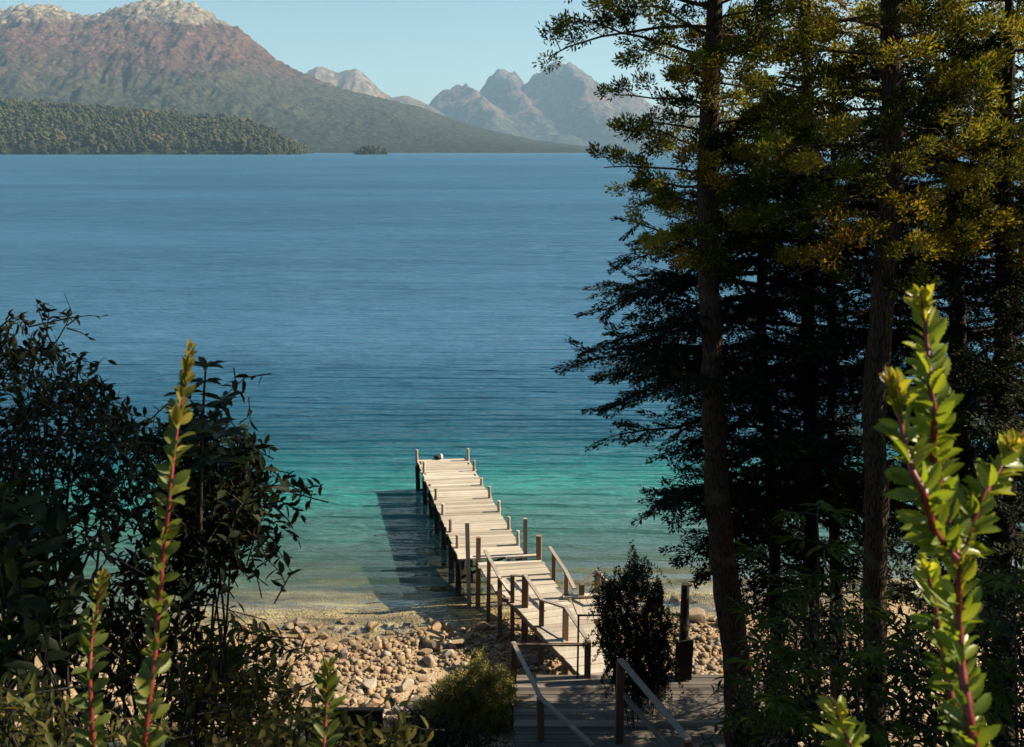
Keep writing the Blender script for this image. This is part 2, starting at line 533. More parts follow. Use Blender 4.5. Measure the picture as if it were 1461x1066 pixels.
FOR, FOR2 = (.020, .024, .013), (.040, .036, .021)
RED, RED2 = (.064, .034, .026), (.086, .046, .034)
ROCK, ROCK2 = (.19, .155, .112), (.135, .105, .078)
MM1 = mountain_mat('forested_mountain', [(0, FOR), (.34, FOR2), (.42, (.056, .038, .025)), (.50, RED), (.64, RED2), (.72, RED), (.76, ROCK2), (.83, ROCK)], 1290, 1 / 700., 1 / 30., 1.0, 30)
ridge_mountain('mountain', [(-420, 90), (-300, 60), (-120, 30), (0, 14), (30, 8), (60, 6), (85, 9), (105, 20), (125, 22), (150, 18), (175, 8), (200, 1), (225, -2), (250, 1), (275, 4), (295, 14), (312, 27), (330, 35), (345, 42), (360, 56), (380, 72), (400, 88), (430, 103), (480, 124), (520, 134), (560, 143), (600, 153), (650, 171), (700, 186), (760, 199), (830, 208), (880, 215)],
               8000, 5200, MM1, 'big mountain with pale rocky top, red autumn woods and dark forest', 560, 150, .085, 1 / 420., spow=1.0, tooth=.026)
MM2 = mountain_mat('grey_mountain', [(0, FOR), (.35, FOR2), (.6, (.12, .085, .06)), (.8, (.12, .10, .082)), (1, (.15, .13, .11))], 1250, 1 / 1000., 1 / 60.)
ridge_mountain('mountain', [(390, 190), (420, 125), (440, 101), (452, 95), (466, 97), (482, 104), (495, 100), (508, 98), (520, 106), (532, 118), (545, 131), (560, 139), (580, 136), (600, 144), (630, 160), (680, 200), (720, 215)],
               12500, 10500, MM2, 'small grey peaks just behind the long mountain slope', 160, 50, .16, 1 / 700.)
ridge_mountain('mountain', [(860, 200), (890, 168), (915, 160), (940, 149), (975, 158), (1010, 163), (1050, 168), (1085, 160), (1120, 176), (1170, 168), (1230, 180), (1300, 168), (1400, 188), (1500, 175), (1600, 200)],
               18500, 15500, MM2, 'distant hazy ridge showing between the conifers', 200, 40, .14, 1 / 1500.)

# the three-peaked massif: pyramids with sharp arms
MM3 = mountain_mat('rock_massif', [(0, (.030, .034, .022)), (.30, (.050, .045, .030)), (.45, (.11, .062, .045)), (.6, (.062, .042, .034)), (.75, (.085, .07, .06)), (1, (.11, .098, .09))], 1450, 1 / 1100., 1 / 70., 1, 40)
PK = []
for (x, y, D, wl, wr, wf) in ((665, 106, 14200, 1500, 1150, 2500), (709, 92, 14900, 1150, 1500, 2300), (794, 79, 14600, 1750, 2450, 2900), (868, 128, 14300, 1100, 1150, 2200), (625, 150, 14300, 900, 900, 1700), (905, 160, 14300, 700, 800, 1500), (760, 150, 13400, 1300, 1500, 1500)):
    q = PD(x, y, D)
    PK.append((q.x, D, q.z, wl, wr, wf))


def massif(X, D):
    wx = X + 200 * mnoise.fractal(Vector((X / 1500, D / 1500, 9)), 1, 2, 4)
    wd = D + 200 * mnoise.fractal(Vector((X / 1500, D / 1500, 29)), 1, 2, 4)
    z = 0
    for (x, d, h, wl, wr, wf) in PK:
        dx, dd = wx - x, wd - d
        if abs(X - x) + abs(D - d) < 260: 
            k = (abs(X - x) + abs(D - d)) / 260
            dx = dx * k + (X - x) * (1 - k); dd = dd * k + (D - d) * (1 - k)
        dx += .32 * dd
        a = abs(dx) / (wl if dx < 0 else wr)
        b = abs(dd) / wf
        r = (a ** 1.15 + b ** 1.15) ** (1 / 1.15)
        if r < 1: z = max(z, h * (1 - r) ** 1.0)
    r = mnoise.ridged_multi_fractal(Vector((X / 900, D / 1100, 5)), 1.0, 2.1, 6, 1, 2) - 1.2
    z += min(z, 700) * .20 * r + 60 * mnoise.fractal(Vector((X / 260, D / 260, 2)), .8, 2, 5) * min(z / 300, 1)
    return z - 6


xs = np.arange(-2700, 3300, 20.)
ys = np.arange(11200, 17200, 36.)
tag(grid_mesh('mountain', xs, ys, massif, MM3), 'blue hazy massif with three sharp rocky peaks', 'mountain', kind='structure')

# low wooded strip under the massif
MM4 = mountain_mat('wooded_strip', [(0, FOR), (.5, FOR2), (1, (.05, .05, .025))], 120, 1 / 200., 1 / 25.)
ridge_mountain('hill', [(690, 214), (720, 209), (735, 207), (760, 209), (800, 208), (850, 210), (875, 212), (1000, 209), (1200, 206), (1500, 200), (1800, 196)], 9500, 9000, MM4, 'low dark wooded shore under the three-peaked massif', 200, 16, .1, 1 / 200.)

# the wooded peninsula and islet
MP = mountain_mat('woodland_floor', [(0, (.03, .032, .016)), (1, (.03, .032, .016))], 300, 1 / 90., 1 / 14.)
PEN = [(-420, 150), (-200, 132), (0, 147), (60, 153), (150, 160), (250, 168), (320, 175), (370, 184), (400, 197), (425, 210), (440, 219)]
ridge_mountain('hill', PEN, 3900, 3400, MP, 'low wooded peninsula reaching out from the left', 150, 30, .04, 1 / 150., spow=.7)
m, nt = mat_new('far_foliage')
c = ramp(nt, attr(nt), [(0, (.022, .025, .010)), (.5, (.042, .042, .017)), (.85, (.07, .06, .026)), (1, (.09, .065, .03))])
c = mixc(nt, 1, c, ramp(nt, noi(nt, pos(nt), .25, 4), [(.3, .6), (.7, 1.35)]), 'MULTIPLY')
out(nt, principled(nt, c, .9, spec=.05))
M['far_foliage'] = m
_ph = (1 + 5 ** .5) / 2
ICO = np.array([(-1, _ph, 0), (1, _ph, 0), (-1, -_ph, 0), (1, -_ph, 0), (0, -1, _ph), (0, 1, _ph), (0, -1, -_ph), (0, 1, -_ph), (_ph, 0, -1), (_ph, 0, 1), (-_ph, 0, -1), (-_ph, 0, 1)]) / math.sqrt(1 + _ph * _ph)
ICF = np.array([(0, 11, 5), (0, 5, 1), (0, 1, 7), (0, 7, 10), (0, 10, 11), (1, 5, 9), (5, 11, 4), (11, 10, 2), (10, 7, 6), (7, 1, 8), (3, 9, 4), (3, 4, 2), (3, 2, 6), (3, 6, 8), (3, 8, 9), (4, 9, 5), (2, 4, 11), (6, 2, 10), (8, 6, 7), (9, 8, 1)])


def far_trees(mb, samples):
    for (X, D, z, h) in samples:
        k = random.randint(3, 5)
        t0 = min(max(random.gauss(.42, .2) + .6 * mnoise.fractal(Vector((X / 110, D / 80, 8)), 1, 2, 3), 0), 1)
        for i in range(k):
            f = i / (k - 1)
            r = h * (.32 - .12 * f) * random.uniform(.75, 1.3)
            V = ICO * (1 + rng.uniform(-.25, .25, (12, 1))) * np.array([r, r, h * .2])
            V = V + np.array([X + random.uniform(-.17, .17) * h, D + random.uniform(-.17, .17) * h, z + h * (.15 + .62 * f)])
            mb.add(V, ICF, min(max(t0 + random.uniform(-.15, .15), 0), 1))


mb = MB()
S = []
dg = bpy.context.evaluated_depsgraph_get
ppx = np.array([p[0] for p in PEN]); ppy = np.array([p[1] for p in PEN])
for _ in range(3600):
    v = random.random() ** .8
    x = random.uniform(-120, 438)
    top = PD(x, np.interp(x, ppx, ppy), 3900)
    D = 3400 + 500 * v
    hn = mnoise.fractal(Vector((top.x / 130, D / 90, 3)), 1, 2, 3)
    S.append((top.x * (D / 3900) ** .55, D, max(top.z, 0) * v ** .7 - 2, random.uniform(14, 36) * (1 + .5 * hn) * (1 if x < 400 else .8)))
far_trees(mb, S)
tag(mb.build('forest', M['far_foliage'], None, True), 'dense dark woodland covering the peninsula', 'forest', kind='stuff')
# islet
isl = G(530, 220.5, 0)
k = isl.y
mb = MB()
a = k / F
V = []
for j in range(7):
    for i in range(24):
        an = 2 * math.pi * i / 24
        r = (1 - j / 6.2)
        V.append((isl.x + math.cos(an) * 27 * a * r * (1 + .1 * math.sin(3 * an)), k + math.sin(an) * 45 * r, 9 * (1 - r ** 2) - 1))
Fc = [(j * 24 + i, j * 24 + (i + 1) % 24, (j + 1) * 24 + (i + 1) % 24, (j + 1) * 24 + i) for j in range(6) for i in range(24)]
mb.add(V, Fc)
tag(mb.build('islet', MP, None, True), 'small islet off the tip of the peninsula', 'islet', kind='structure')
mb = MB()
S = []
for _ in range(70):
    an, r = random.uniform(0, 6.283), math.sqrt(random.random())
    S.append((isl.x + math.cos(an) * 24 * a * r, k + math.sin(an) * 40 * r, 9 * (1 - r * r) - 2, random.uniform(16, 32) * (1.1 - .55 * r)))
far_trees(mb, S)
tag(mb.build('forest', M['far_foliage'], None, True), 'tight clump of dark trees covering the islet', 'forest', kind='stuff')

# ------------------------------------------------------------------ pier
ZD = 1.45                     # deck level


def top_z(b, y):              # height at which the plumb line over b crosses picture row y
    t = (y - CY) / F
    h = b.y * (t * cp + sp) / (cp - t * sp)
    return CH - h


def planks(mb, a, b, w, pw=.22, gap=.012, z=ZD, th=.045, jit=.008, skew=0.0):
    """boards lying across the line a-b"""
    a, b = Vector((a.x, a.y, 0)), Vector((b.x, b.y, 0))
    d = b - a
    l = d.length
    d.normalize()
    s = Vector((d.y, -d.x, 0))
    if s.x < 0: s = -s
    if skew:
        s = (s * (1 - skew) + Vector((1, 0, 0)) * skew).normalized()
        w = w / abs(s.cross(d).z)
    n = max(int(l / (pw + gap)), 1)
    st = l / n
    for i in range(n):
        c = a + d * (st * (i + .5)) + s * random.gauss(0, jit)
        tz = random.gauss(0, .003)
        tw = random.gauss(0, .003)
        ss = Vector((s.x - s.y * tw, s.y + s.x * tw, random.gauss(0, .003)))
        dd = d
        mb.box((c.x, c.y, z - th / 2 + tz), ss * (w / 2 + random.uniform(-.012, .015) + (.05 if random.random() < .07 else 0)), dd * ((st - gap) / 2), (0, 0, th / 2), min(max(random.gauss(.5, .24), 0), 1))


def round_post(x, y, z0, z1, r, mat, parent, name='post', waist=0.0, square=False):
    mb = MB()
    t = random.uniform(.3, .9)
    lx, ly = random.gauss(0, .012), random.gauss(0, .012)
    if square:
        a = random.uniform(-.2, .2)
        ux, uy = Vector((math.cos(a), math.sin(a), 0)) * r, Vector((-math.sin(a), math.cos(a), 0)) * r
        mb.box((x, y, (z0 + z1) / 2), ux, uy, (lx * (z1 - z0) / 2, ly * (z1 - z0) / 2, (z1 - z0) / 2), t)
    else:
        zs = [z0, ZD - .1, ZD + (z1 - ZD) * .15, ZD + (z1 - ZD) * .6, ZD + (z1 - ZD) * .82, z1 - .01, z1]
        rs = [r * 1.05, r, r * (1 + waist * .35), r * (1 - waist), r * (1 - waist * .5), r * (1 + waist * .2), r * .9]
        mb.tube([(x + lx * (z - ZD), y + ly * (z - ZD), z) for z in zs], rs, 12, t)
    return mb.build(name, mat, parent, not square)


fl, fr, nr, nl = G(594, 655, ZD), G(668.3, 655, ZD), G(749, 791, ZD), G(655, 800, ZD)
fa, na = (fl + fr) / 2, (nl + nr) / 2
ax = (na - fa).normalized()
side = Vector((ax.y, -ax.x, 0))
WP = (fr - fl).dot(side)
WP = abs(WP)
pier = empty('pier', (fa.x, fa.y, 0), 'long straight plank pier on round posts out over the turquoise water', 'pier')
mb = MB()
SK = .45
pv = (side if side.x > 0 else -side) * (1 - SK) + Vector((1, 0, 0)) * SK
M['deck_pier'] = wood_mat('weathered_pier_wood', (.22, .185, .145), (.35, .30, .235), (.43, .38, .31), (.7, 8, 8), 0, rot=math.atan2(pv.y, pv.x))
planks(mb, fa, na, WP, skew=SK)
mb.build('deck', M['deck_pier'], pier)
for s in (-1, 1):
    mb = MB()
    mb.bar(fa + side * s * (WP / 2 - .12) + Vector((0, 0, -.155)), na + side * s * (WP / 2 - .12) + Vector((0, 0, -.215)), .08, .32, .4)
    mb.build('beam', M['dark_wood'], pier)
RP = [(668, 657, 640), (676.5, 672, 657), (687, 692, 682), (698.6, 710.6, 694), (712, 730, 714.5), (726, 755, 737), (739, 777.5, 757)]
LP = [(595, 657, 641.5), (605, 675, 658), (614, 693, 690), (622, 713, 697), (632, 734, 718.5), (642.7, 759, 741), (652.7, 781.5, 763)]
for L in (RP, LP):
    for (x, y, yt) in L:
        b = G(x, y, ZD)
        round_post(b.x, b.y, ZD - .3, top_z(b, yt), .068, M['post'], pier, waist=.16)
        mb = MB()
        mb.tube([(b.x, b.y, terrain(b.x, b.y) - .4), (b.x + .02, b.y, .3), (b.x, b.y, ZD - .25)], [.115, .105, .095], 10, random.uniform(.1, .6), rough=.12)
        mb.build('pile', M['dark_wood'], pier, True)
        if L is LP:  # inner row of piles added to thicken the darkness beneath the deck
            mb = MB()
            q = b + (side if side.x > 0 else -side) * .75
            mb.tube([(q.x, q.y, terrain(q.x, q.y) - .4), (q.x, q.y, ZD - .25)], [.10, .09], 10, random.uniform(.1, .6), rough=.12)
            mb.build('pile', M['dark_wood'], pier, True)
for i in range(7):            # cross heads under the deck with a pair of braces
    c = fa + (na - fa) * ((i + .3) / 7)
    mb = MB()
    mb.bar(c - side * (WP / 2 + .05) + Vector((0, 0, -.33)), c + side * (WP / 2 + .05) + Vector((0, 0, -.33)), .09, .15, .4)
    mb.bar(c - side * (WP / 2) + Vector((.05, .06, -.35)), c + side * (WP / 2) + Vector((.05, .06, -1.3)), .04, .1, .4)
    mb.build('crossbeam', M['dark_wood'], pier)

# things lying on the pier's end
b = G(625.5, 655.5, ZD)
mb = MB()
q = rng.normal(0, .08, (12, 1))
mb.add(ICO * (1 + q) * np.array([.16, .13, .11]) + np.array([b.x, b.y, ZD + .09]), ICF)
mb.add(ICO * (1 + q) * np.array([.10, .10, .09]) + np.array([b.x - .12, b.y + .03, ZD + .08]), ICF)
o = settle(mb.build('bundle', M['canvas'], None, True))
tag(o, 'small black bundle at the far end of the pier', 'bundle')
b = G(629.5, 654.5, ZD)
mb = MB()
mb.tube([(b.x, b.y, ZD + .005), (b.x, b.y, ZD + .05), (b.x, b.y, ZD + .13), (b.x, b.y, ZD + .19), (b.x, b.y, ZD + .23)], [.07, .085, .085, .05, .03], 10)
o = settle(mb.build('float', M['pale'], None, True))
tag(o, 'little white float beside the black bundle on the pier', 'float')


# ------------------------------------------------------------------ gangway from the pier to the platform
gw = empty('gangway', tuple(G(720, 815, 0)), 'stepped plank gangway with brown handrails linking pier and shaded platform', 'gangway')
g0, g1, g2 = G(726, 799, ZD), G(752, 838, ZD), G(877, 962, ZD)
e1, e2 = (g1 - g0).normalized(), (g2 - g1).normalized()
WG, WG2 = 2.2, 1.75
mb = MB()
planks(mb, g0 + e1 * .02, g0 + e1 * (g1 - g0).length * .55, WG, z=ZD - .02, skew=.45)
planks(mb, g0 + e1 * ((g1 - g0).length * .55 + .02), g1, WG - .15, z=ZD - .06, skew=.45)
mb.build('deck', M['deck_pier'], gw)
mb = MB()
M['deck'] = wood_mat('weathered_gangway_wood', (.22, .185, .145), (.35, .30, .235), (.43, .375, .305), (.7, 8, 8), 0, rot=math.atan2(-e2.x, e2.y) * .6)
planks(mb, g1 + e2 * .05, g2, WG2, z=ZD - .03, skew=.4)
mb.build('deck', M['deck'], gw)
for (p, q, w) in ((g0, g1, WG - .2), (g1, g2, WG2)):
    e = (q - p).normalized()
    s = Vector((e.y, -e.x, 0))
    for k in (-1, 1):
        mb = MB()
        mb.bar(p + s * k * (w / 2 - .06) + Vector((0, 0, -.19)), q + s * k * (w / 2 - .06) + Vector((0, 0, -.19)), .06, .17, .5)
        mb.build('beam', M['brown_wood'], gw)


def rpost(x, yb, yt, parent, r=.065, mat='brown_wood', z=ZD, low=None, name='post'):
    b = G(x, yb, z)
    zt = top_z(b, yt)
    zb = terrain(b.x, b.y) - .2 if low is None else low
    round_post(b.x, b.y, zb, zt, r, M[mat], parent, name, square=True)
    return Vector((b.x, b.y, zt))


def rail(pts, parent, mat='rail', w=.11, h=.05, name='handrail', ext=.06):
    mb = MB()
    for a, b in zip(pts[:-1], pts[1:]):
        d = (b - a).normalized()
        mb.bar(a - d * ext + Vector((0, 0, h / 2)), b + d * (ext - .002) + Vector((0, 0, h / 2)), w, h + random.uniform(-.004, .004), random.uniform(.4, .8))
    return mb.build(name, M[mat], parent)


# tall posts where pier and gangway meet
rpost(668, 799, 745, gw, .075, 'post'); rpost(749.6, 791, 739.5, gw, .07, 'post')
rpost(682, 801, 767, gw, .075); rpost(769, 797, 764, gw, .085)
# the raised edge board there
mb = MB(); mb.bar(G(722, 797.5, ZD) + Vector((0, 0, .05)), G(766, 794.5, ZD) + Vector((0, 0, .05)), .2, .05, .8); mb.build('step_board', M['deck'], gw)
a = rpost(697, 828, 793, gw); b = rpost(713, 853, 825, gw); c = rpost(731, 858, 822, gw)
mid = b + (Vector((c.x, c.y, b.z)) - b) * .85
rail([a + Vector((-.1, .15, .08)), b, mid + Vector((0, 0, -.45))], gw)
d = rpost(749, 864, 823, gw, .10)
rail([c, d], gw)
e = rpost(772.5, 893, 857, gw, .075); f = rpost(806.5, 912, 868, gw, .075)
rail([d + Vector((0, 0, .03)), e], gw); rail([e, f], gw)
h7 = rpost(838, 966, 915, gw, .085, low=None)
rail([f, h7], gw)
mb = MB(); mb.bar(G(711, 854, ZD - .1), G(745, 861, ZD - .1), .06, .14, .4); mb.build('beam', M['brown_wood'], gw)
mb = MB(); mb.bar(G(772, 894, ZD - .02), G(806, 915, ZD - .02), .1, .06, .7); mb.build('beam', M['rail'], gw)
a = rpost(790, 824, 790, gw); b = rpost(808, 852, 818, gw); c = rpost(829.5, 852, 833, gw, .075)
rail([a + Vector((-.12, .2, .1)), b, b + (b - a) * .55 + Vector((0, 0, -.12))], gw)
d = rpost(852, 848, 816, gw, .075)
rail([c, d], gw)
e = rpost(872, 862, 836, gw, .07)
rail([d, e], gw)
# side landing to the right of the gangway, white edge board
q0, q1 = G(803, 853, ZD), G(900, 849, ZD)
mb = MB()
planks(mb, q0 + Vector((.35, -.75, 0)), q1 + Vector((0, -.75, 0)), 1.45, z=ZD - .01)
mb.build('side_deck', M['deck'], gw)
mb = MB(); mb.bar(q0 + Vector((0, 0, .06)), q1 + Vector((0, 0, .06)), .24, .06, 1.0); mb.build('step_board', M['deck'], gw)

# ------------------------------------------------------------------ platform and stairs
pl = empty('platform', tuple(G(880, 985, 0)), 'wide grey plank platform in the shade of the conifers', 'platform')
p0, p1 = G(731, 967, ZD), G(1090, 967, ZD)
Yf, Yn = p0.y, 20.3
mb = MB()
ysn = np.arange(Yn, Yf, .165)
for i, y in enumerate(ysn):
    xl = p0.x + (Yf - y) * .02 + random.uniform(-.02, .02)
    cut = random.choice([None, 2.6, 3.4, 4.2])
    segs = [(xl, p1.x)] if cut is None else [(xl, p0.x + cut - .004), (p0.x + cut + .004, p1.x)]
    for (u, v) in segs:
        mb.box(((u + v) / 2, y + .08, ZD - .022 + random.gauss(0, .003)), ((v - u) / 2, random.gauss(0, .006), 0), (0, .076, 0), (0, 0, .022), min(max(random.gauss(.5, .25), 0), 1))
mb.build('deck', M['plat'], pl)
for x in (p0.x + .1, p0.x + 1.8, p0.x + 3.5, p1.x - .1):
    mb = MB(); mb.bar((x, Yn + .05, ZD - .15), (x, Yf - .05, ZD - .15), .07, .19, .5); mb.build('beam', M['dark_wood'], pl)
for (x, y) in ((p0.x + .15, Yf - .1), (p1.x - .2, Yf - .1), (p0.x + .15, Yn + .2), (p1.x - .2, Yn + .2)):
    mb = MB(); mb.box((x, y, (ZD - .25 + .3) / 2), (.07, 0, 0), (0, .07, 0), (0, 0, (ZD - .25 - .3) / 2 + .001), .5); mb.build('leg', M['dark_wood'], pl)
a8 = rpost(733, 973, 921, pl, .075, low=ZD + .001)
rail([a8, h7 + Vector((-.1, -.12, -.055))], pl, 'brown_wood')
l1 = rpost(771, 1054, 997, pl, .085, low=ZD + .001)
rail([a8 + Vector((0, -.03, .052)), l1], pl)
# thin metal frame
b = G(824, 967, ZD)
fz = top_z(b, 878)
fm = empty('metal_frame', tuple(b), 'thin black metal frame at the gangway end of the platform', 'frame')
b2 = G(905, 967, ZD)
for q in (b, b2):
    mb = MB(); mb.tube([(q.x, q.y, ZD), (q.x, q.y, fz)], [.028, .028], 8, .5); mb.build('upright', M['metal'], fm)
mb = MB(); mb.tube([(b.x - .03, b.y, fz), (b2.x + .03, b2.y, fz)], [.028, .028], 8, .5); mb.build('crossbar', M['metal'], fm)

st = empty('staircase', (2.2, 20.0, ZD), 'wooden stairs with grey handrails climbing from platform toward the bluff', 'stairs')
d0 = Vector((.34, -.94, 0)).normalized()
s0 = Vector((-d0.y, d0.x, 0))
base = Vector((2.0, 20.75, ZD))
for k in range(9):
    c = base + d0 * (.31 * k) + Vector((0, 0, .17 * (k + 1)))
    mb = MB()
    for j in (-.072, .072):
        mb.box(c + d0 * j, s0 * .78, d0 * .068, (0, 0, .02), random.uniform(.3, .7))
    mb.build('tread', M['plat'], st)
for k in (-1, 1):
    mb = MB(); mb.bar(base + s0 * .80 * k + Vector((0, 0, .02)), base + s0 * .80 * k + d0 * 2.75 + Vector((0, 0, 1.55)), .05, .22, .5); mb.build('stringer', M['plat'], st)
r1 = PD(844, 1064, 19.4)
rail([l1, r1], st)
n0 = PZ(886, 944, 22.0)
mb = MB(); mb.box((n0.x, n0.y, (n0.z + ZD) / 2), (.09, 0, 0), (0, .09, 0), (0, 0, (n0.z - ZD) / 2), .5); mb.build('newel', M['brown_wood'], st)
n1 = PZ(981, 1056, 19.0)
mb = MB(); mb.box((n1.x, n1.y, n1.z - .8), (.08, 0, 0), (0, .08, 0), (0, 0, .8), .5); mb.build('newel', M['brown_wood'], st)
rail([n0, n1], st, w=.13)
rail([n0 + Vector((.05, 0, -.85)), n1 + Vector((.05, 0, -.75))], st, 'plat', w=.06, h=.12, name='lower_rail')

# stout post on the right edge of the platform, retaining wall, boulder
b = G(973, 967, ZD)
tp = empty('timber_post', tuple(b), 'thick dark timber post standing between the round bush and the tall trunk', 'post')
mb = MB(); mb.tube([(b.x, b.y, ZD), (b.x, b.y, ZD + 1.1), (b.x - .01, b.y, top_z(b, 833))], [.135, .13, .115], 10, .4, rough=.15); mb.build('shaft', M['dark_wood'], tp, True)
mb = MB()
for k in (-1, 0, 1): mb.box((b.x + .155 * k, b.y - .17, ZD + .60 + .03 * k), (.074, 0, 0), (0, .03, 0), (.005 * k, 0, .59), .3 + .15 * k)
mb.build('boards', M['dark_wood'], tp)
a = G(434, 1013, 2.0); c = G(546, 1013, 2.0)
rw = empty('retaining_wall', ((a.x + c.x) / 2, a.y, 1.0), 'low dark timber retaining wall at the top of the stony beach', 'wall')
mb = MB()
for k in range(5):
    mb.box(((a.x + c.x) / 2, a.y, 1.90 - .21 * k), ((c.x - a.x) / 2 + random.uniform(-.02, .02), 0, 0), (0, .035, 0), (0, 0, .102), random.uniform(.3, .7))
mb.build('boards', M['dark_wood'], rw)
mb = MB(); mb.bar((a.x - .03, a.y, 2.018), (c.x + .03, a.y, 2.018), .14, .03, .4); mb.build('cap_board', M['brown_wood'], rw)
for x in (a.x + .12, c.x - .12):
    mb = MB(); mb.box((x, a.y + .09, 1.3), (.05, 0, 0), (0, .05, 0), (0, 0, .7), .4); mb.build('stake', M['dark_wood'], rw)


# ------------------------------------------------------------------ stones
def stone_mesh(seed, sub=2, flat=.65):
    import bmesh
    bm = bmesh.new()
    bmesh.ops.create_icosphere(bm, subdivisions=sub + 1, radius=1)
    r = random.Random(seed)
    o = Vector((r.uniform(0, 90), r.uniform(0, 90), seed * 3.3))
    sx, sy = r.uniform(.8, 1.25), r.uniform(.7, 1.0)
    cuts = [(Vector((r.gauss(0, 1), r.gauss(0, 1), r.gauss(0, .7))).normalized(), r.uniform(.45, .82)) for _ in range(11)]
    for v in bm.verts:
        p = v.co.copy()
        for n, dd in cuts:
            e = p.dot(n) - dd
            if e > 0: p -= n * e * .95
        p *= 1 + .14 * mnoise.noise(p * 1.1 + o) + .04 * mnoise.noise(p * 3.5 + o)
        v.co = (p.x * sx, p.y * sy, p.z * flat)
    me = bpy.data.meshes.new('beach_stone')
    bm.to_mesh(me)
    bm.free()
    me.polygons.foreach_set('use_smooth', np.zeros(len(me.polygons), dtype=bool))
    me.materials.append(M['stone'])
    at = me.attributes.new('tint', 'FLOAT', 'POINT')
    at.data.foreach_set('value', np.zeros(len(me.vertices), np.float32))
    return me


SM = [stone_mesh(i, 2, random.uniform(.42, .72)) for i in range(12)]


def put_stone(x, y, r, label, group=None, sink=.25, mi=None):
    o = bpy.data.objects.new('beach_stone', SM[random.randrange(12) if mi is None else mi])
    COL.objects.link(o)
    o.scale = (r, r, r * random.uniform(.8, 1.1))
    o.rotation_euler = (random.gauss(0, .15), random.gauss(0, .15), random.uniform(0, 6.28))
    o.location = (x, y, terrain(x, y) + r * (.62 - sink) * .8)
    return tag(o, label, 'stone', group)


b = G(413, 893, .05); put_stone(b.x, b.y, .24, 'largest reddish stone at the edge of the lake, beyond the leafy twigs', None, .2)
b = G(995, 868, .5); o = put_stone(b.x, b.y, .42, 'big square sunlit boulder between dark post and tall trunk', None, .0)
b = G(580, 888, .05); put_stone(b.x, b.y, .2, 'pale stone standing in the shallows nearest the pier shadow', None, .1)
placed = []
GL = 'rounded tan and grey stone lying on the sunlit beach'
GS = 'stone lying in the shadow under or beside the gangway'
tries = 0
while len(placed) < 296 and tries < 20000:
    tries += 1
    if len(placed) < 215:
        x, y = random.uniform(330, 640), 885 + 150 * random.random() ** 1.1
    elif len(placed) < 262:
        x, y = random.uniform(640, 850), random.uniform(890, 985)
    else:
        x, y = random.uniform(960, 1140), random.uniform(850, 985)
    b = G(x, y, max(.05, .9 * (1 - (y - 890) / 100 * .0)) if y > 950 else .3)
    z = terrain(b.x, b.y)
    b = G(x, y, z)
    if (500 < x < 600 and 925 < y < 1000) and random.random() < .8: continue
    if b.y < 22: continue
    r = min(.12 + random.expovariate(1 / .085), .40)
    if any((b.x - u) ** 2 + (b.y - v) ** 2 < (.68 * (r + w)) ** 2 for u, v, w in placed): continue
    placed.append((b.x, b.y, r))
    sh = 640 < x < 850
    put_stone(b.x, b.y, r, GS if sh else GL, 'stones in the gangway shadow' if sh else 'sunlit stones of the beach')
mb = MB()
PB = [np.array([v.co for v in stone_mesh(40 + i, 0).vertices]) for i in range(6)]
_me = stone_mesh(40, 0)
PF = np.array([p.vertices[:] for p in _me.polygons])
for _ in range(17000):
    X = random.uniform(-13, 11)
    D = random.uniform(22.5, shore(X) + 3.2)
    r = min(.035 + random.expovariate(1 / .05), .22)
    if D > shore(X) - .25: r = min(r, .05 + .02 * random.random())
    bx, by = (X - (-2.3)) / 1.1, (D - 25.5) / 1.4
    if bx * bx + by * by < 1:
        if random.random() < .8: continue
        r *= .6
    an = random.uniform(0, 6.28)
    ca, sa = math.cos(an), math.sin(an)
    V = PB[random.randrange(6)] * r
    V = np.stack([V[:, 0] * ca - V[:, 1] * sa, V[:, 0] * sa + V[:, 1] * ca, V[:, 2]], 1)
    mb.add(V + np.array([X, D, terrain(X, D) + (r * .2 if D < shore(X) - .25 else -.01)]), PF, random.random())
tag(mb.build('pebbles', M['stone'], None, True), 'loose pebbles between the larger beach stones', 'pebbles', kind='stuff')


# ------------------------------------------------------------------ trees
def lerp_path(path, z):
    for a, b in zip(path[:-1], path[1:]):
        if a.z <= z <= b.z:
            return a + (b - a) * ((z - a.z) / max(b.z - a.z, 1e-6))
    return path[-1].copy() if z > path[-1].z else path[0].copy()


def smooth_path(pts, n=40, wob=.04, seed=0):
    pts = sorted(pts, key=lambda p: p.z)
    zs = np.linspace(pts[0].z, pts[-1].z, n)
    z0 = [p.z for p in pts]
    X = np.interp(zs, z0, [p.x for p in pts]); Y = np.interp(zs, z0, [p.y for p in pts])
    for _ in range(2):
        X[1:-1] = (X[:-2] + 2 * X[1:-1] + X[2:]) / 4
        Y[1:-1] = (Y[:-2] + 2 * Y[1:-1] + Y[2:]) / 4
    return [Vector((x + wob * mnoise.noise(Vector((z * .5, seed, 0))), y + wob * mnoise.noise(Vector((z * .5, seed, 9))), z)) for x, y, z in zip(X, Y, zs)]


def branch_pts(p0, az, L, rise, droop, n=7, wob=.06):
    d = Vector((math.cos(az), math.sin(az), 0))
    q = random.uniform(0, 100)
    out_ = []
    for i in range(n):
        s = i / (n - 1)
        p = p0 + d * (L * s) + Vector((0, 0, L * (rise * s + droop * s * s)))
        p += Vector((mnoise.noise(Vector((s * 2.5, q, 1))), mnoise.noise(Vector((s * 2.5, q, 5))), .6 * mnoise.noise(Vector((s * 2.5, q, 8))))) * (wob * L * s ** .5)
        out_.append(p)
    return out_


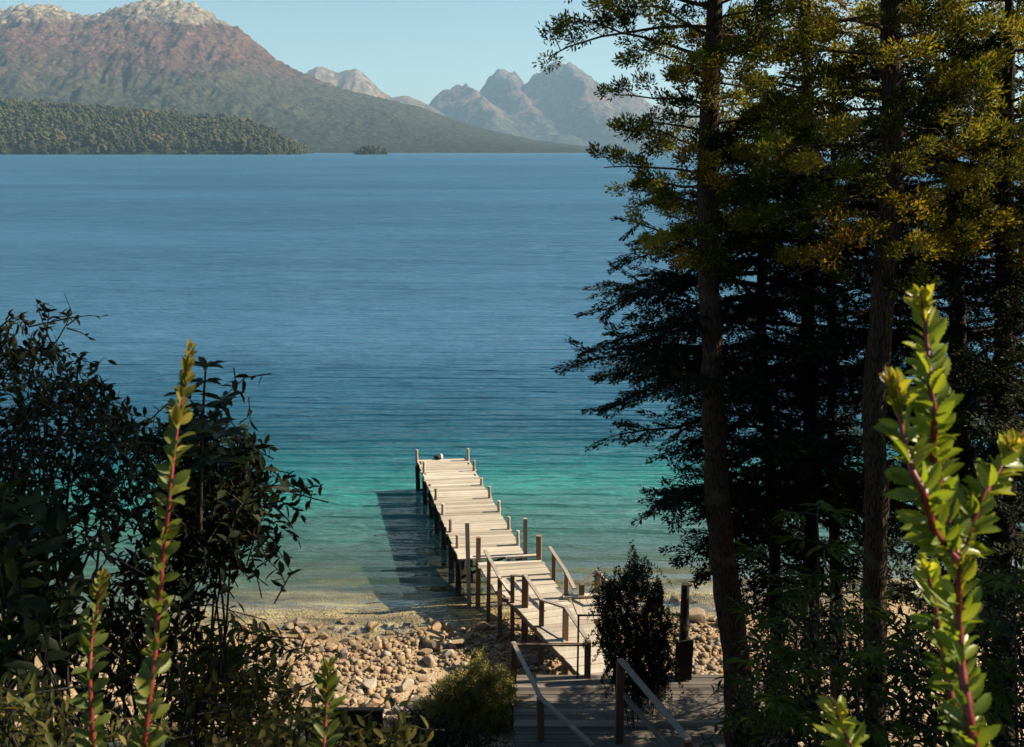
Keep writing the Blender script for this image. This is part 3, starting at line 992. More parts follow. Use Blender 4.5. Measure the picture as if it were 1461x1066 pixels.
def crown_add(wood, leaf, path, z0, z1, n, lenf, style, rise, droop, dens, LL, LW, tint=(.35, .25), gap=0., r0=.05):
    for k in range(n):
        z = z0 + (z1 - z0) * ((k + random.random()) / n)
        az = k * 2.399963 + random.uniform(-.5, .5)
        L = lenf(z, az) * (random.uniform(.45, 1.0) if style == 'flat' else random.uniform(.7, 1.08))
        if L < .25: continue
        p0 = lerp_path(path, z)
        bp = branch_pts(p0, az, L, rise + random.gauss(0, .18 if style == 'flat' else .13), droop + random.gauss(0, .08), 7, .12)
        wood.tube(bp, [r0 * (L / 3) ** .7 * (1 - .85 * i / 6) + .006 for i in range(7)], 5, random.random(), cap=False)
        bt = min(max(random.gauss(*tint), 0), 1)
        nt_ = max(int(L * dens), 3)
        d = (bp[-1] - bp[0]).normalized()
        for j in range(nt_):
            s = .18 + .82 * ((j + random.random()) / nt_)
            i = min(int(s * 6), 5)
            q = bp[i] + (bp[i + 1] - bp[i]) * (s * 6 - i)
            sg = 1 if j % 2 else -1
            tl = L * (.40 if style == 'flat' else .30) * (1.15 - .75 * s) * random.uniform(.6, 1.2) + .15
            a2 = math.atan2(d.y, d.x) + sg * random.uniform(.55, 1.15) * (1 if s < .93 else .2)
            if style == 'flat':
                tv = Vector((math.cos(a2), math.sin(a2), random.gauss(-.05, .34)))
            else:
                tv = Vector((math.cos(a2), math.sin(a2), random.gauss(.12, .45)))
            e = q + tv * tl
            wood.tube([q, q + tv * (tl * .5) + Vector((0, 0, .02)), e + Vector((0, 0, -.04 * tl))], [.012, .008, .004], 3, random.random(), cap=False)
            tt = bt + random.gauss(0, .12)
            tvn = np.array(tv.normalized())
            if style == 'flat':
                m_ = int(random.uniform(26, 44) * max(tl, .3) * 4.4)
                u = rng.random(m_) ** .8
                lat = (rng.random(m_) - .5) * (.42 * tl + .14) * (1.1 - .7 * u)
                sd = np.array([-tvn[1], tvn[0], 0])
                C = np.array(q)[None] + tvn[None] * (u * tl)[:, None] + sd[None] * lat[:, None] + rng.normal(0, .022, (m_, 3))
                C[:, 2] -= .10 * tl * u * u + np.abs(lat) * .12
                D = tvn[None] * .8 + sd[None] * (np.sign(lat) * .7)[:, None] + rng.normal(0, .3, (m_, 3))
                D[:, 2] -= .12
                Nn = np.array([0, 0, 1.])[None] + rng.normal(0, .38, (m_, 3))
            else:
                m_ = int(random.uniform(120, 200))
                cr = random.uniform(.13, .27)
                w = rng.normal(0, 1, (m_, 3))
                w /= np.linalg.norm(w, axis=1, keepdims=True)
                rr = cr * rng.random(m_) ** .45
                C = np.array(e)[None] + w * rr[:, None] * np.array([1, 1, .75]) - tvn[None] * (rng.random(m_) * tl * .45)[:, None]
                D = w * .7 + tvn[None] * .5 + np.array([0, 0, .35]) + rng.normal(0, .35, (m_, 3))
                Nn = rng.normal(0, 1, (m_, 3))
            leaf.leaves(C, D, Nn, LL * rng.uniform(.6, 1.25, m_), LW * rng.uniform(.7, 1.2, m_), np.clip(tt + rng.normal(0, .10, m_), 0, 1), LEAF4)


def dead_twigs(wood, path, z0, z1, n, Lm=1.3):
    for k in range(n):
        z = random.uniform(z0, z1)
        p = lerp_path(path, z)
        bp = branch_pts(p, random.uniform(0, 6.28), random.uniform(.4, 1) * Lm, random.uniform(-.2, .5), random.uniform(-.4, .1), 6, .18)
        wood.tube(bp, [.024, .019, .015, .011, .007, .004], 4, .8, cap=False)
        for _ in range(2):
            i = random.randint(2, 4)
            bq = branch_pts(bp[i], random.uniform(0, 6.28), random.uniform(.2, .5) * Lm, random.uniform(-.4, .5), -.2, 4, .2)
            wood.tube(bq, [.009, .007, .005, .003], 3, .8, cap=False)


def make_tree(name, label, path, radii, bark, leafm, parts, group=None, dead=()):
    base = path[0]
    o = empty(name, tuple(base), label, 'tree', group)
    trunk, wood, leaf = MB(), MB(), MB()
    n = len(path)
    rr = np.interp(np.linspace(0, 1, n), np.linspace(0, 1, len(radii)), radii)
    trunk.tube(path, rr, 18, .5, rough=.22)
    for p in parts: crown_add(wood, leaf, path, *p)
    for dd in dead: dead_twigs(wood, path, *dd)
    trunk.build('trunk', M[bark], o, True)
    if wood.n: wood.build('limbs', M[bark if bark == 'dark_bark' else 'twig'], o, True)
    if leaf.n: leaf.build('crown', M[leafm], o)
    return o


def zy(y, D): return PD(730, y, D).z


def az_len(left, right, toward=None, away=None):
    """reach by compass: left is -X, right is +X"""
    t = toward if toward is not None else (left + right) / 2
    w = away if away is not None else (left + right) / 2
    def f(az):
        c, s = math.cos(az), math.sin(az)
        return abs(c) ** 1.5 * (right if c > 0 else left) + abs(s) ** 1.5 * (w if s > 0 else t)
    return f


TG = 'trees on the right bank'
# tall conifer nearest the pier
D1 = 18.7
p1t = smooth_path([PD(x, y, D1) for x, y in ((1066, 1110), (1060, 1060), (1050, 960), (1040, 860), (1027, 760), (1020, 640), (1017, 540), (1015, 450), (1007, 400), (1010, 300), (1012, 180), (1016, 80), (1020, 0), (1022, -150), (1026, -330))], 60, .08, 1)
prof1 = [(y, l, r) for y, l, r in ((-330, .4, .4), (-200, 1.6, 1.4), (-80, 2.7, 2.0), (0, 3.1, 2.2), (60, 3.1, 2.0), (110, 2.1, 1.6), (150, 1.6, 1.5), (190, 1.9, 1.7), (260, 2.1, 1.9), (310, 1.9, 1.5), (350, 1.0, .8), (390, .4, .3))]
def len1(z, az):
    y = np.interp(-z, [-zy(q[0], D1) for q in prof1], [q[0] for q in prof1])
    return az_len(np.interp(y, [q[0] for q in prof1], [q[1] for q in prof1]), np.interp(y, [q[0] for q in prof1], [q[2] for q in prof1]), .6, 1.9)(az)
make_tree('conifer', 'tall conifer with straight bark trunk nearest to the pier', p1t, [.36, .29, .26, .23, .21, .19, .16, .12, .05], 'bark', 'cypress',
          [(zy(385, D1), zy(-320, D1), 84, len1, 'clump', .18, -.14, 3.2, .09, .036, (.5, .27), 0, .034)], TG, [(zy(700, D1), zy(0, D1), 26)])
# second conifer, thick trunk right of it
D2 = 16.6
p2t = smooth_path([PD(x, y, D2) for x, y in ((1250, 1150), (1250, 1066), (1248, 900), (1248, 700), (1251, 560), (1256, 430), (1268, 340), (1273, 250), (1273, 120), (1271, 0), (1268, -150), (1264, -340))], 60, .08, 2)
def len2(z, az):
    y = np.interp(-z, [-zy(q, D2) for q in (-340, -100, 100, 250, 330, 390)], (-340, -100, 100, 250, 330, 390))
    return az_len(np.interp(y, (-340, -100, 100, 250, 330, 390), (.3, 1.9, 2.2, 2.3, 1.9, .8)), np.interp(y, (-340, -100, 100, 250, 330, 390), (.3, 1.8, 2.2, 2.2, 1.8, .6)), 1.0, 2.2)(az)
make_tree('conifer', 'conifer with a thick dark trunk that kinks beside the bright red-stemmed shrub', p2t, [.23, .21, .20, .195, .195, .185, .165, .14, .05], 'bark', 'cypress',
          [(zy(385, D2), zy(-330, D2), 66, len2, 'clump', .15, -.16, 3.6, .09, .036, (.54, .27), 0, .034)], TG, [(zy(420, D2), zy(60, D2), 24, 1.1)])

# layered dark beeches behind
def prof(ylist, D):
    def f(z, az):
        y = np.interp(-z, [-zy(q[0], D) for q in ylist], [q[0] for q in ylist])
        i = [q[0] for q in ylist]
        return az_len(np.interp(y, i, [q[1] for q in ylist]), np.interp(y, i, [q[2] for q in ylist]))(az)
    return f


def beech(label, xs_, D, ylist, n, r0, dens=4.2, seed=0, LL=.095, LW=.046, extra=None):
    path = smooth_path([PD(x, y, D) for x, y in xs_], 50, .06, seed)
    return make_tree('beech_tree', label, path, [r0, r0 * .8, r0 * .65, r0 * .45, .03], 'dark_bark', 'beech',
                     [(zy(ylist[-1][0], D), zy(ylist[0][0], D), int(n * 1.45), prof(ylist, D), 'flat', .14, -.24, dens * 1.35, LL, LW, (.35, .2))] + (extra or []), TG)


beech('dark layered beech whose flat branches reach left over the water', ((1112, 1000), (1105, 800), (1095, 600), (1085, 400), (1090, 220), (1092, 100)), 21.0,
      [(120, .4, .4), (200, 1.6, 1.4), (300, 2.9, 2.2), (400, 3.5, 2.5), (480, 3.9, 2.6), (540, 4.0, 2.7), (600, 3.6, 2.7), (660, 3.3, 2.6), (720, 3.1, 2.4), (780, 2.9, 2.2), (825, 2.5, 1.6)], 92, .17, 4.6, 3)
beech('broad dark beech filling the gap between the two tall conifers', ((1195, 1000), (1190, 700), (1185, 400), (1190, 150), (1190, 20)), 22.3,
      [(0, .4, .4), (150, 2.2, 2.2), (300, 2.8, 2.8), (500, 2.9, 3.0), (700, 2.8, 3.0), (830, 2.4, 2.4), (900, 1.6, 1.6)], 38, .17, 4.2, 4)
beech('dark beech with a black trunk right of the kinked conifer', ((1378, 1100), (1374, 800), (1368, 600), (1366, 400), (1360, 200), (1360, 100)), 18.5,
      [(100, .4, .4), (190, 1.8, 1.8), (290, 2.6, 2.6), (420, 2.8, 2.8), (600, 2.6, 2.8), (760, 2.2, 2.4), (860, 1.6, 1.6)], 62, .30, 4.0, 5)
beech('leaning dark beech at the right edge behind the bright shrub', ((1440, 1100), (1425, 900), (1412, 720), (1440, 500), (1470, 250), (1480, 50)), 20.5,
      [(50, .5, .5), (200, 2.4, 2.4), (450, 2.8, 2.8), (700, 2.5, 2.6), (900, 1.8, 1.8)], 54, .16, 4.2, 6)
# conifers higher up behind
D3 = 21.5
p3t = smooth_path([PD(x, y, D3) for x, y in ((1160, 1010), (1155, 600), (1150, 200), (1148, -150), (1146, -300))], 50, .05, 7)
c3 = prof([(-300, .3, .3), (-150, 1.7, 1.6), (0, 2.2, 2.2), (150, 2.2, 2.4), (280, 1.8, 2.2), (330, .9, .9)], D3)
make_tree('conifer', 'slim conifer with golden green sprays standing behind the two tall trunks', p3t, [.2, .17, .15, .12, .04], 'dark_bark', 'cypress', [(zy(330, D3), zy(-300, D3), 42, c3, 'clump', .1, -.15, 4.0, .095, .038, (.54, .25), 0, .034)], TG)
D4 = 18.2
p4t = smooth_path([PD(x, y, D4) for x, y in ((1430, 1100), (1432, 600), (1436, 200), (1440, 0), (1440, -125))], 50, .05, 8)
c4 = prof([(-120, .3, .3), (-60, 1.2, 1.2), (20, 2.2, 2.2), (180, 2.5, 2.5), (300, 2.2, 2.2), (370, 1.0, 1.0)], D4)
con4 = make_tree('conifer', 'brownish conifer in the upper right corner', p4t, [.24, .2, .17, .13, .04], 'dark_bark', 'cypress', [(zy(370, D4), zy(-120, D4), 50, c4, 'clump', .08, -.16, 4.0, .09, .036, (.56, .25), 0, .034)], TG, [(zy(420, D4), zy(100, D4), 26, 1.4)])


def copy_tree(src, loc, rz, s, label):
    o = src.copy()
    COL.objects.link(o)
    o.location = loc; o.rotation_euler = (0, 0, rz); o.scale = (s, s, s)
    o['label'] = label
    for ch in list(src.children):
        c = ch.copy()
        c.parent = o
        COL.objects.link(c)
    return o


# trees of the same bank beyond the right edge; they shade the slope
bt = [o for o in COL.objects if o.name.startswith('beech_tree')]
for (src, X, D, rz, s) in ((bt[1], 9.5, 7.2, 1.0, 1.0), (bt[2], 13.2, 8.0, 2.0, 1.0), (con4, 11.5, 10.5, .7, 1.0), (bt[1], 15.5, 12.0, 2.6, .85)):
    copy_tree(src, (X, D, terrain(X, D) - .1), rz, s, 'dark tree of the right bank outside the picture')


# ------------------------------------------------------------------ shrubs
def in_poly(x, y, P):
    c = False
    j = len(P) - 1
    for i in range(len(P)):
        if (P[i][1] > y) != (P[j][1] > y) and x < (P[j][0] - P[i][0]) * (y - P[i][1]) / (P[j][1] - P[i][1]) + P[i][0]: c = not c
        j = i
    return c


def shrub(name, label, cat, poly, d0, d1, ntw, leafm, LL, LW, per=13, tl=(.25, .55), base=None, stems=9, tpl=LEAF8, tint=(.4, .25), bark='dark_bark', group=None, up=.5, stray=0, sr=.012, down=0.0):
    xs_ = [p[0] for p in poly]; ys_ = [p[1] for p in poly]
    dm = (d0 + d1) / 2
    bx = base[0] if base else sum(xs_) / len(xs_)
    b0 = PZ(bx, base[1] if base else max(ys_), dm)
    b0.z = terrain(b0.x, b0.y) - .05
    o = empty(name, tuple(b0), label, cat, group)
    wood, leaf = MB(), MB()
    tips = []
    g = 0
    while len(tips) < ntw and g < ntw * 80:
        g += 1
        x, y = random.uniform(min(xs_), max(xs_)), random.uniform(min(ys_), max(ys_))
        if in_poly(x, y, poly): tips.append(PZ(x, y, random.uniform(d0, d1)))
    for k in range(stems):
        t = tips[(k * 7) % len(tips)]
        q0 = b0 + Vector((random.gauss(0, .15), random.gauss(0, .12), 0))
        mid_ = q0.lerp(t, .5) + Vector((random.gauss(0, .12), random.gauss(0, .1), .12))
        pts = []
        for i in range(9):
            s = i / 8
            pts.append(q0 * ((1 - s) ** 2) + mid_ * (2 * s * (1 - s)) + t * (s * s) + Vector((.03 * mnoise.noise(Vector((s * 4, k, 0))), 0, 0)))
        wood.tube(pts, [sr * (1 - .8 * i / 8) + .002 for i in range(9)], 6, random.random(), cap=False)
    for t in tips:
        dirn = (t - b0)
        dirn.normalize()
        dv = (dirn * up + Vector((random.gauss(0, .6), random.gauss(0, .5), random.gauss(.15 - down, .45)))).normalized()
        L = random.uniform(*tl)
        a = t - dv * L
        bend = Vector((random.gauss(0, .06), random.gauss(0, .06), random.gauss(0, .05)))
        pts = [a, a + dv * L * .35 + bend, a + dv * L * .7 + bend * .8, t]
        wood.tube(pts, [.0042, .0034, .0025, .0014], 4, random.random(), cap=False)
        u = np.linspace(.12, 1, per) + rng.normal(0, .02, per)
        P4 = np.array(pts)
        ii = np.clip((u * 3).astype(int), 0, 2)
        fr = (u * 3 - ii)[:, None]
        C = P4[ii] * (1 - fr) + P4[ii + 1] * fr
        dn = np.array(dv)
        sd = np.cross(dn, rng.normal(0, 1, 3)); sd /= np.linalg.norm(sd)
        s2 = np.cross(dn, sd)
        ang = np.arange(per) * 2.4 + random.uniform(0, 6)
        lat = sd[None] * np.cos(ang)[:, None] + s2[None] * np.sin(ang)[:, None]
        D = dn[None] * .55 + lat * .9 + rng.normal(0, .25, (per, 3))
        Nn = np.array([0, 0, 1.])[None] + lat * .5 + rng.normal(0, .35, (per, 3))
        leaf.leaves(C, D, Nn, LL * rng.uniform(.65, 1.2, per), LW * rng.uniform(.75, 1.15, per), np.clip(random.gauss(*tint) + rng.normal(0, .1, per), 0, 1), tpl)
    wood.build('stems', M[bark], o, True)
    leaf.build('foliage', M[leafm], o, True)
    return o


def twig(o, pts_px, d, leafm, LL, LW, n, bark='dark_bark', r=.004, tint=(.35, .2)):
    """one straggling shoot of a shrub"""
    wood, leaf = MB(), MB()
    pts = [PZ(x, y, d + .02 * i) for i, (x, y) in enumerate(pts_px)]
    wood.tube(pts, [r * (1 - .7 * i / (len(pts) - 1)) for i in range(len(pts))], 5, .5, cap=False)
    wood.build('shoot', M[bark], o, True)
    if n:
        P4 = np.array(pts)
        u = np.sort(rng.random(n)) * (len(pts) - 1) * .999
        ii = u.astype(int); fr = (u - ii)[:, None]
        C = P4[ii] * (1 - fr) + P4[ii + 1] * fr
        D = rng.normal(0, .6, (n, 3)) + (P4[ii + 1] - P4[ii]) / np.linalg.norm(P4[ii + 1] - P4[ii], axis=1, keepdims=True) * .5
        leaf.leaves(C, D, rng.normal(0, .6, (n, 3)) + np.array([0, -.4, .6]), LL * rng.uniform(.6, 1.2, n), LW, np.clip(rng.normal(*tint, n), 0, 1), LEAF8)
        leaf.build('leaves', M[leafm], o, True)


LB = 'shrubs of the left bank'
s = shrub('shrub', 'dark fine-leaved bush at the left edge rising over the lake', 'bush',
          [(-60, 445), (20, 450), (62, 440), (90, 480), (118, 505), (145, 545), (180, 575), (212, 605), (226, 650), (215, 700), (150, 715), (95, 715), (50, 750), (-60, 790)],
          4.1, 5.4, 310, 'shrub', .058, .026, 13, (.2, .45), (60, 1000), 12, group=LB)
twig(s, ((70, 500), (82, 485), (95, 462), (102, 445), (96, 430), (92, 418)), 4.6, 'shrub', .03, .014, 3)
twig(s, ((95, 465), (112, 452), (128, 450), (145, 452)), 4.6, 'shrub', .035, .018, 5)
twig(s, ((76, 495), (65, 470), (58, 450), (52, 435), (60, 432), (75, 437)), 4.6, 'shrub', .035, .018, 12)
twig(s, ((95, 468), (115, 474), (128, 482), (137, 487)), 4.6, 'shrub', .03, .014, 3)
twig(s, ((75, 495), (100, 505), (120, 515), (140, 520), (148, 510), (155, 515)), 4.6, 'shrub', .05, .022, 10)
s = shrub('shrub', 'dark bush behind the tall red stem, with leafy twigs hanging to its right', 'bush',
          [(255, 575), (300, 590), (340, 610), (370, 645), (378, 690), (395, 720), (370, 755), (330, 765), (280, 790), (225, 780), (215, 730), (228, 690), (235, 640)],
          4.4, 5.4, 195, 'shrub', .085, .034, 12, (.22, .5), (240, 1010), 6, group=LB, sr=.009)
for pp, n in ((((370, 700), (392, 690), (412, 680), (425, 690), (440, 700)), 14), (((375, 720), (400, 715), (420, 725), (438, 742)), 16), (((355, 745), (385, 742), (405, 755), (425, 770)), 10), (((360, 640), (375, 632), (385, 640), (382, 660)), 8), (((250, 800), (300, 810), (330, 800), (360, 775), (375, 740)), 8), (((280, 900), (300, 850), (330, 800), (350, 770)), 4)):
    twig(s, pp, 4.8, 'shrub', .055, .024, n)
# whorled plant
b = PZ(292, 640, 4.3); b.z = terrain(b.x, b.y)
o = empty('whorled_plant', tuple(b), 'upright plant with whorls of pointed leaves right of the tall red stem', 'plant', LB)
stem, lf = MB(), MB()
def whorl(x, y, d, n, LL, LW, tilt=.25):
    c = np.array(PZ(x, y, d))
    an = np.arange(n) * 2 * math.pi / n + random.random()
    D = np.stack([np.cos(an), np.sin(an) * .8, np.full(n, tilt) + rng.normal(0, .18, n)], 1)
    Nn = np.stack([-np.cos(an) * .3, -np.sin(an) * .3 - .3, np.ones(n)], 1)
    lf.leaves(np.repeat(c[None], n, 0), D, Nn, LL * rng.uniform(.8, 1.2, n), LW, np.clip(rng.normal(.4, .2, n), 0, 1), LEAF8)
stem.tube([PZ(286, 760, 4.35), PZ(288, 640, 4.3), PZ(291, 560, 4.28), PZ(294, 520, 4.27)], [.009, .008, .006, .004], 6)
stem.tube([PZ(289, 600, 4.3), PZ(305, 590, 4.3), PZ(318, 572, 4.3)], [.005, .004, .003], 5)
stem.tube([PZ(289, 590, 4.3), PZ(275, 575, 4.3), PZ(262, 560, 4.3)], [.005, .004, .003], 5)
whorl(294, 524, 4.27, 9, .10, .034); whorl(291, 545, 4.28, 6, .10, .036, 0); whorl(318, 572, 4.3, 5, .10, .042, .3); whorl(262, 562, 4.3, 4, .09, .036); whorl(290, 580, 4.29, 6, .12, .045, -.1)
for (x, y) in ((300, 610), (280, 625), (315, 620), (270, 650), (300, 660), (325, 655)): whorl(x, y, random.uniform(4.2, 4.5), 7, .13, .05, .05)
stem.build('stem', M['dark_bark'], o, True); lf.build('leaves', M['big_leaf'], o, True)

shrub('shrub', 'bush of large dark leaves low on the left edge', 'bush', [(-60, 690), (40, 700), (80, 740), (95, 800), (108, 860), (100, 905), (60, 930), (-60, 960)], 3.4, 4.3, 66, 'big_leaf', .14, .055, 9, (.25, .5), (0, 1040), 8, group=LB, sr=.012)
shrub('shrub', 'open tangle of dark stems and leaves between the two red stems', 'bush', [(110, 830), (150, 790), (235, 790), (280, 830), (262, 900), (245, 960), (110, 970), (95, 890)], 4.3, 5.2, 58, 'shrub', .095, .04, 10, (.25, .5), (190, 1066), 8, group=LB, sr=.010)
shrub('shrub', 'brownish shrub in front of the stony beach', 'bush', [(250, 900), (310, 875), (345, 890), (385, 915), (412, 960), (420, 1020), (430, 1075), (225, 1075), (235, 960)], 4.8, 6.0, 150, 'brown_leaf', .085, .034, 11, (.25, .5), (320, 1130), 6, group=LB, down=.1)
shrub('shrub', 'low green leafy growth in the bottom left corner', 'bush', [(-40, 990), (30, 975), (90, 1000), (150, 1030), (215, 1050), (235, 1080), (-40, 1080)], 2.5, 3.3, 70, 'brown_leaf', .05, .018, 11, (.12, .28), (80, 1180), 6, group=LB, tint=(.35, .25))
shrub('shrub', 'low leafy sprigs below the timber retaining wall', 'bush', [(330, 1050), (420, 1035), (470, 1045), (520, 1030), (575, 1050), (600, 1080), (300, 1080)], 3.6, 4.4, 80, 'brown_leaf', .06, .024, 10, (.15, .3), (450, 1250), 6, group=LB, tint=(.5, .25))
# thorny dead branch
o = empty('dead_branch', tuple(PZ(90, 1060, 3.4)), 'bare brown branch sticking up through the low leaves on the left', 'branch')
mb = MB()
mb.tube([PZ(100, 1075, 3.4), PZ(92, 1010, 3.45), PZ(80, 980, 3.5), (PZ(68, 955, 3.5)), PZ(58, 940, 3.5), PZ(55, 932, 3.5)], [.010, .009, .008, .007, .005, .003], 7)
mb.build('stem', M['twig'], o, True)
mb = MB()
mb.tube([PZ(70, 955, 3.5), PZ(85, 985, 3.46), PZ(95, 1020, 3.4)], [.004, .004, .004], 5)
mb.build('twig', M['twig'], o, True)
for pts in (((300, 985), (345, 965), (375, 960), (392, 975)), ((330, 1020), (380, 1025), (420, 1045), (440, 1070)), ((290, 1000), (330, 1010), (355, 1040))):
    o = empty('dry_stalk', tuple(PZ(pts[0][0], pts[0][1], 4.4)), {300: 'thin dry stalk arching over the brownish shrub', 330: 'long dry stalk bending down to the retaining wall', 290: 'short dry stalk low in the brownish shrub'}[pts[0][0]], 'stalk')
    mb = MB(); mb.tube([PZ(x, y, 4.4) for x, y in pts], [.006, .005, .004, .003][:len(pts)], 6); mb.build('stem', M['twig'], o, True)
    lf = MB(); C = np.array([PZ(x + random.gauss(0, 14), y + random.gauss(4, 10), 4.4) for x, y in pts for _ in range(3)])
    lf.leaves(C, rng.normal(0, .4, (len(C), 3)) + np.array([0, 0, .9]), rng.normal(0, .5, (len(C), 3)) + np.array([0, -1, 0]), .07, .026, .9, LEAF8)
    lf.build('leaves', M['brown_leaf'], o, True)

# sunlit broom left of the platform and the round dark bush
shrub('broom_bush', 'feathery yellow-green bush left of the shaded platform', 'bush', [(590, 1005), (630, 968), (660, 950), (688, 925), (700, 950), (722, 948), (738, 985), (750, 1030), (752, 1062), (580, 1062)], 24.8, 27.4, 720, 'broom', .14, .032, 34, (.4, .95), (690, 1040), 14, tpl=LEAF4, tint=(.6, .3), up=1.1)
shrub('broom_bush', 'dark low scrub between the feathery bush and the retaining wall', 'bush', [(545, 1040), (590, 1010), (640, 1020), (700, 1040), (740, 1080), (540, 1080)], 19.5, 21, 220, 'shrub', .13, .035, 22, (.4, .8), (640, 1100), 8, tpl=LEAF4, tint=(.3, .3), up=.9)
shrub('cypress_bush', 'dense dark rounded bush standing at the far edge of the platform', 'bush', [(850, 806), (872, 822), (884, 800), (890, 815), (902, 768), (912, 806), (922, 790), (930, 828), (944, 815), (946, 850), (966, 872), (952, 905), (972, 948), (945, 975), (900, 985), (872, 968), (862, 930), (846, 900), (858, 880), (846, 842), (860, 838)], 23.2, 25.2, 640, 'beech', .09, .036, 46, (.45, 1.05), (905, 990), 12, tpl=LEAF4, tint=(.25, .2), up=1.5)

# understorey on the right, under the trees
RB = 'young plants under the right-hand trees'


def lance_plant(label, x, y0, y1, d, lean=0, n=7, LL=.16, leafm='understorey', tint=(.3, .2)):
    b = PZ(x, y1 + 60, d); b.z = min(b.z, terrain(b.x, b.y))
    o = empty('sapling', tuple(b), label, 'sapling', RB)
    st_, lf_ = MB(), MB()
    pts = [PZ(x - lean * (1 - i / 6), y0 + (y1 + 60 - y0) * i / 6, d) for i in range(7)]
    st_.tube(pts, [.003 + .008 * i / 6 for i in range(7)], 6, .4, cap=False)
    for k in range(n):
        f = k / n
        i = min(int(f * 5), 5)
        q = pts[i].lerp(pts[i + 1], f * 5 - i)
        for sg in range(random.randint(2, 3)):
            an = random.uniform(0, 6.28)
            L = random.uniform(.18, .4) * (.6 + .6 * f)
            e = q + Vector((math.cos(an) * L, math.sin(an) * L, random.uniform(0, .5) * L))
            st_.tube([q, q.lerp(e, .5) + Vector((0, 0, .02)), e], [.004, .003, .002], 4, .4, cap=False)
            m_ = 9
            a2 = an + np.linspace(-1.5, 1.5, m_)
            D = np.stack([np.cos(a2), np.sin(a2), rng.normal(-.1, .25, m_)], 1)
            C = np.array(e)[None] - np.array((e - q))[None] * (np.abs(np.linspace(-1, 1, m_)) * .5)[:, None]
            Nn = np.array([0, 0, 1.])[None] + rng.normal(0, .3, (m_, 3))
            lf_.leaves(C, D, Nn, LL * rng.uniform(.7, 1.15, m_), LL * .24, np.clip(random.gauss(*tint) + rng.normal(0, .1, m_), 0, 1), LEAF8)
    st_.build('stem', M['twig'], o, True); lf_.build('leaves', M[leafm], o, True)


lance_plant('sapling of long pointed leaves just left of the kinked trunk', 1170, 735, 1060, 6.5, 4, 8, .15)
lance_plant('sapling of pointed leaves in front of the gap of sunlit stones', 1092, 795, 1060, 7.0, -6, 7, .14)
lance_plant('low sapling of pointed leaves at the foot of the tall trunk', 1110, 960, 1066, 6.0, 3, 5, .14)
lance_plant('sapling of pointed leaves crossing the foot of the kinked trunk', 1225, 890, 1066, 6.0, 0, 6, .14)
lance_plant('sapling of pointed leaves near the right edge, behind the bright shrub', 1452, 830, 1066, 5.5, 5, 8, .15)
lance_plant('sapling hidden low between kinked trunk and bright shrub', 1300, 900, 1066, 6.5, -4, 6, .14)
shrub('shrub', 'dark undergrowth around the feet of the right-hand trees', 'bush', [(1060, 900), (1130, 850), (1220, 840), (1240, 900), (1235, 1000), (1250, 1080), (1040, 1080), (1050, 980)], 8.0, 11.0, 210, 'shrub', .12, .04, 12, (.35, .8), (1150, 1100), 8, group=RB)
shrub('shrub', 'dark undergrowth right of the kinked trunk', 'bush', [(1270, 860), (1340, 820), (1420, 800), (1500, 780), (1500, 1080), (1260, 1080)], 7.5, 11.0, 260, 'shrub', .12, .04, 12, (.35, .8), (1390, 1100), 8, group=RB)


# ------------------------------------------------------------------ red-stemmed foreground shrub
def red_stem(o, px_pts, d, LL, LW, step, leafm, r=.005, jit=.02, top=1.0, bright=.5):
    st_, lf_ = MB(), MB()
    P0 = [PZ(x, y, d + jit * math.sin(i * 1.3)) for i, (x, y) in enumerate(px_pts)]
    # resample
    seg = [0]
    for a, b in zip(P0[:-1], P0[1:]): seg.append(seg[-1] + (b - a).length)
    n = max(int(seg[-1] / step), 4)
    tt = np.linspace(0, seg[-1], n)
    A = np.array(P0)
    C = np.stack([np.interp(tt, seg, A[:, k]) for k in range(3)], 1)
    for _ in range(2): C[1:-1] = (C[:-2] + 2 * C[1:-1] + C[2:]) / 4
    st_.tube([Vector(c) for c in C], [r * (.35 + .65 * min(1, i / (n * .6))) for i in range(n)], 8, .5)
    T = np.gradient(C, axis=0)
    T = -T / np.linalg.norm(T, axis=1, keepdims=True)          # points from foot to tip; list runs tip to foot
    for i in range(n):
        f = i / (n - 1)
        an = i * 2.39996 + random.uniform(-.3, .3)
        t = T[i]
        s = np.cross(t, (0.2, 1, 0)); s /= np.linalg.norm(s)
        u = np.cross(s, t)
        k = 3 if f < .12 else random.choice((1, 2, 2))
        for q in range(k):
            a2 = an + q * 2.2
            lat = s * math.cos(a2) * 1.15 + u * math.sin(a2) * .6
            lat /= np.linalg.norm(lat)
            open_ = np.interp(f, (0, .1, .3, 1), (.22, .45, .72, .85))
            D = (t * (1.15 - .55 * open_) + lat * open_)[None] + rng.normal(0, .24, (1, 3))
            Nn = (t * .45 - lat * .2 + np.array((.15, -.75, .3)))[None] + rng.normal(0, .5, (1, 3))
            sc_ = np.interp(f, (0, .05, .2, 1), (.5, .7, 1.05, 1.05)) * random.uniform(.6, 1.2)
            tn = np.interp(f, (0, .10, .25, 1), (bright + .4, bright + .25, bright, bright - .15)) + random.gauss(0, .13)
            lf_.leaves(C[i:i + 1] + lat[None] * r * .8, D, Nn, LL * sc_, LW * sc_, min(max(tn, 0), 1), LEAFT)
    st_.build('stem', M['red'], o, True)
    lf_.build('leaves', M[leafm], o, True)


def red_plant(label, foot, d):
    p = PZ(*foot, d)
    return empty('red_stemmed_shrub', (p.x, p.y, min(p.z, terrain(p.x, p.y))), label, 'shrub', 'red-stemmed shrubs in the foreground')


